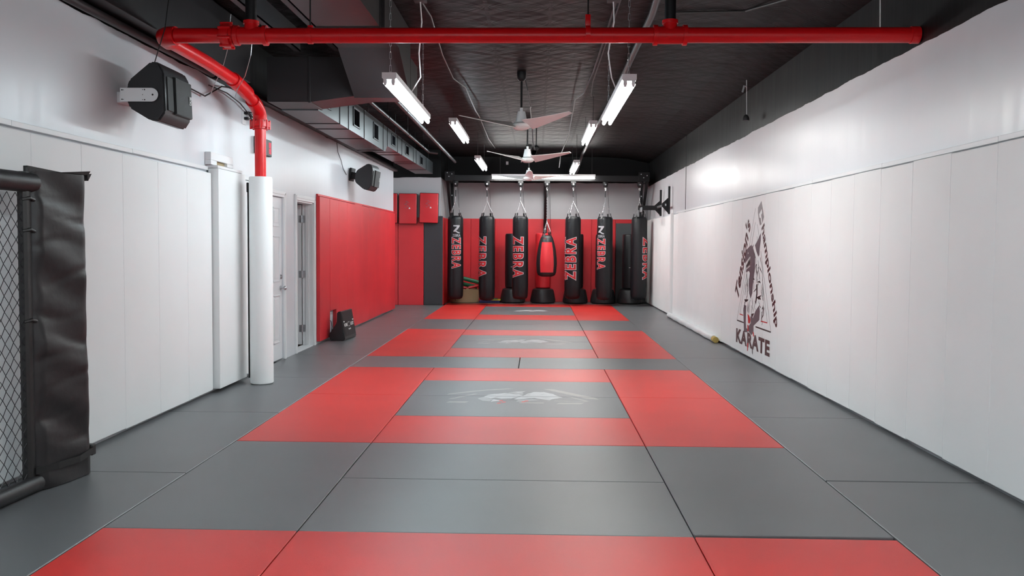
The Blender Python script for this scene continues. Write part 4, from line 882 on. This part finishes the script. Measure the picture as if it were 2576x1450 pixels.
# ------------------------------------------------------------------ speakers
def speaker(label, loc, rot, near_):
    t = thing('wall_speaker', label, 'speaker', loc, 0, 'black wall speakers'); t.rotation_euler = rot
    L = 0.50
    pr = [(a*.95, b*.95) for a, b in [(0.0, .10), (0.17, .24), (0.235, .235), (0.275, .16), (0.285, -.15), (0.235, -.225), (0.16, -.215), (0.0, -.12), (-.02, -.06), (-.02, .05)]]
    MB().prism([(x, 0, z) for x, z in pr], (0, L, 0), 0.012).build('cabinet', M_['blackp'], t, True, 40)
    MB().prism([(0.255, .045, .125), (0.268, .045, -.125), (0.279, .045, -.125), (0.270, .045, .125)], (0, .10, 0)).build('horn', M_['grille'], t)
    g = MB().prism([(0.255, .165, .145), (0.268, .165, -.14), (0.292, .165, -.135), (0.283, .165, .14)], (0, L-.19, 0), 0.003).build('grille', M_['grille'], t)
    m = MB(); X0 = .2905
    m.box(X0, X0+.002, L-.085, L-.045, -.03, .035)
    m.build('badge', M_['inkwhite'], g)
    m = MB(); m.box(X0+.002, X0+.003, L-.081, L-.049, -.026, .031); m.build('badge', M_['black'], g)
    m = MB(); letters(m, 'EV', lambda u, v: (X0+.0036, L-.077+v*.024, .026-u*.048), 0.03); m.build('badge', M_['inkwhite'], g)
    return t
sp1 = speaker('near black speaker on a white steel bracket above the left wall pads', (-3.045, 6.62, 2.575), (0, 0, 0), True)
m = MB(); yb_ = -0.018
arc = [(0.175+0.05*math.cos(a), yb_, 0.05*math.sin(a)-.02) for a in [-PI/2+PI*k/12 for k in range(13)]]
m.prism([(-0.06, yb_, -.07)]+arc+[(-0.06, yb_, .03)], (0, 0.004, 0)); m.box(-.139, -.03, .10, .3, -.06, .02); m.build('bracket', M_['enamel'], sp1)
m = MB()
for x, z, r in ((-.045, .015, .005), (-.045, -.055, .005), (-.035, .015, .003), (-.035, -.055, .003), (.125, .017, .005), (.125, -.057, .005), (.11, .017, .003), (.11, -.057, .003), (.11, -.02, .003), (.185, -.02, .007)): m.cyl((x, yb_-.001, z), (x, yb_+.001, z), r, 10)
m.build('screw_holes', M_['black'], sp1)
sp2 = speaker('far black speaker tilted down on the left wall above the red pads', (-3.04, 14.95, 2.60), (0, rad(9), rad(-4)), False)
m = MB(); m.box(-.14, 0.0, .12, .3, -.06, .05, 0.01); m.box(-.15, -.12, .08, .34, -.10, .12, 0.006); m.build('bracket', M_['black'], sp2)

# ------------------------------------------------------------------ small wall fittings on the left
t = thing('led_timer', 'black wall timer with red digits half hidden behind the red column', 'timer')
MB().box(XL+.001, XL+.05, 9.98, 10.50, 2.47, 2.66, 0.006).build('housing', M_['black'], t)
m = MB()
for y0_ in (10.40, 10.45): m.box(XL+.0505, XL+.053, y0_-.008, y0_+.008, 2.50, 2.56); m.box(XL+.0505, XL+.053, y0_-.008, y0_+.008, 2.57, 2.63)
m.build('digits', M_['led'], t)
t = thing('wall_outlet', 'white outlet plate with black plugs high on the wall beside the red column', 'outlet')
MB().box(XL+.0005, XL+.008, 9.58, 9.70, 2.74, 2.92, 0.002).build('plate', M_['white'], t)
for z in (2.85, 2.79): MB().box(XL+.008, XL+.05, 9.63, 9.68, z, z+.03, 0.004).build('plug', M_['black'], t)
m = MB(); pts = [(XL+.05+.02*math.sin(k*2.1), 9.75+.05*math.cos(k*1.3), 2.84+.05*math.sin(k*.9)) for k in range(24)]; m.tube(pts, 0.004, 5); m.build('cord', M_['wire'], t)
t = thing('access_box', 'shallow white box on the wall with a broken slot above the thick pad', 'access box')
m = MB(); m.box(XL+.0005, XL+.06, 8.50, 9.12, 2.255, 2.33, 0.003); m.box(XL+.0005, XL+.06, 8.50, 8.66, 2.21, 2.255, 0.003); m.box(XL+.0005, XL+.06, 8.95, 9.12, 2.22, 2.255, 0.003); m.build('cover', M_['white'], t)
MB().box(XL+.002, XL+.03, 8.66, 8.95, 2.215, 2.255).build('slot', M_['tan'], t)
# scoreboard on the floor
t = thing('scoreboard', 'small black tabletop scoreboard on the floor by the left red pads', 'scoreboard', (-2.865, 13.24, 0), rad(-90+93.5))
# local: x axis runs along the face toward the far side after rotation, y points to the wall
t.rotation_euler = (0, 0, rad(86.5)); LN = 0.66
fz = [(0, 0.0, 0.02), (0, 0.075, 0.44)]
body = MB().prism([(0.0, 0.0, 0.012), (0.0, 0.02, 0.0), (0.0, 0.235, 0.0), (0.0, 0.245, 0.10), (0.0, 0.13, 0.27), (0, .125, .43), (0.0, 0.075, 0.445)], (LN, 0, 0), 0.012).build('case', M_['blackp'], t, True, 40)
tiltv = Vector((0, 0.075, 0.425)).normalized(); on = Vector((0.0, -0.0015, 0.018)); nrm = Vector((0, -tiltv.z, tiltv.y))
def sb(u, v, d=0.0): return Vector((0, 0, 0)) + Vector((1, 0, 0))*(LN*u) + tiltv*(0.43*v) + on + nrm*(0.002+d)
def sbox(m, u0, u1, v0, v1, d=0): m.prism([sb(u0, v0, d), sb(u1, v0, d), sb(u1, v1, d), sb(u0, v1, d)], nrm*0.001)
m = MB(); sbox(m, .06, .94, .10, .95); m.build('display', M_['black'], t)
m = MB(); sbox(m, .12, .42, .42, .54, .001) if False else None
letters(m, 'HOME', lambda u, v: sb(.12+.27*u, .44+.11*v, .002), 0.03); letters(m, 'GUEST', lambda u, v: sb(.62+.28*u, .44+.11*v, .002), 0.03)
letters(m, 'PERIOD', lambda u, v: sb(.43+.14*u, .55+.03*v, .002), 0.02); letters(m, 'FOULS', lambda u, v: sb(.44+.13*u, .41+.03*v, .002), 0.01)
sbox(m, .10, .18, .60, .64, .001); sbox(m, .84, .93, .60, .64, .001); sbox(m, .43, .49, .30, .35, .001); sbox(m, .54, .60, .30, .35, .001); m.build('lettering', M_['inkwhite'], t)
MB().prism([sb(.03, .985), sb(.97, .985), sb(.97, 1.0), sb(.03, 1.0)], nrm*.003).build('top_edge', M_['steel'], t)

# ------------------------------------------------------------------ right wall fittings
t = thing('pull_up_bracket', 'black steel bracket with two uprights and an arm on the far right wall', 'wall bracket')
for y0_, arm in ((20.05, 0.48), (18.78, 0.0)):
    x1_ = XR-0.052
    MB().box(x1_-.04, x1_, y0_-.03, y0_+.03, 2.12, 2.70, 0.003).build('upright', M_['black'], t)
    m = MB().prism([(x1_-.04, y0_-.004, 2.14), (x1_-.17, y0_-.004, 2.28), (x1_-.17, y0_-.004, 2.34), (x1_-.04, y0_-.004, 2.46)], (0, .008, 0)); m.build('gusset', M_['black'], t)
    if arm: MB().box(x1_-.04-arm, x1_-.04, y0_-.04, y0_+.04, 2.25, 2.35, 0.004).build('arm', M_['black'], t)
m = MB().box(XR-0.16, XR-.13, 18.76, 20.01, 2.29, 2.335, 0.004); m.build('cross_bar', M_['steel'], t)
MB().box(XR-.54, XR-.52, 19.7, 20.01, 2.20, 2.30, 0.004).build('hook', M_['steel'], t)
for (y0_, lab, zt, zb_) in ((11.6, 'small black sprinkler bell hanging on a white cord on the right wall', 3.36, 3.10), (7.15, 'small dark bell hanging on a white cord above the end of the red pipe', 3.5, 3.12)):
    t = thing('hanging_bell', lab, 'bell', (2.66, y0_, 0)); top_ = 3.59
    MB().tube([(0, 0, top_), (0.01, 0, zb_+.04)], 0.004, 6).build('cord', M_['white'], t)
    MB().lathe(0, 0, [(.045, zb_-.03), (.042, zb_), (.03, zb_+.03), (.01, zb_+.045), (0, zb_+.045)], 16).build('bell', M_['conduit'], t, True)
    if y0_ > 8: MB().tube([(-.05, 0, top_-.16), (-.03, 0, top_-.08), (0, 0, top_-.09)], 0.012, 6).build('clip', M_['steel'], t)
# wrapped foam roll on the floor
t = thing('wrapped_roll', 'long white plastic wrapped roll lying along the right wall pads', 'foam roll')
n = 60; pts, rr = [], []; rnd = random.Random(6)
for i in range(n+1):
    y0_ = 13.6+(18.15-13.6)*i/n; pts.append((XR-.1205+.008*math.sin(i*.6), y0_, .052)); rr.append(.050+.003*math.sin(i*1.9)+rnd.uniform(-.002, .002))
MB().tube(pts, rr, 16).build('wrap', M_['foilwrap'], t, True, 60)
m = MB().cyl((pts[0][0], 13.597, .050), (pts[0][0], 13.45, .047), .045, 18); m.build('foam_core', M_['foam'], t, True)
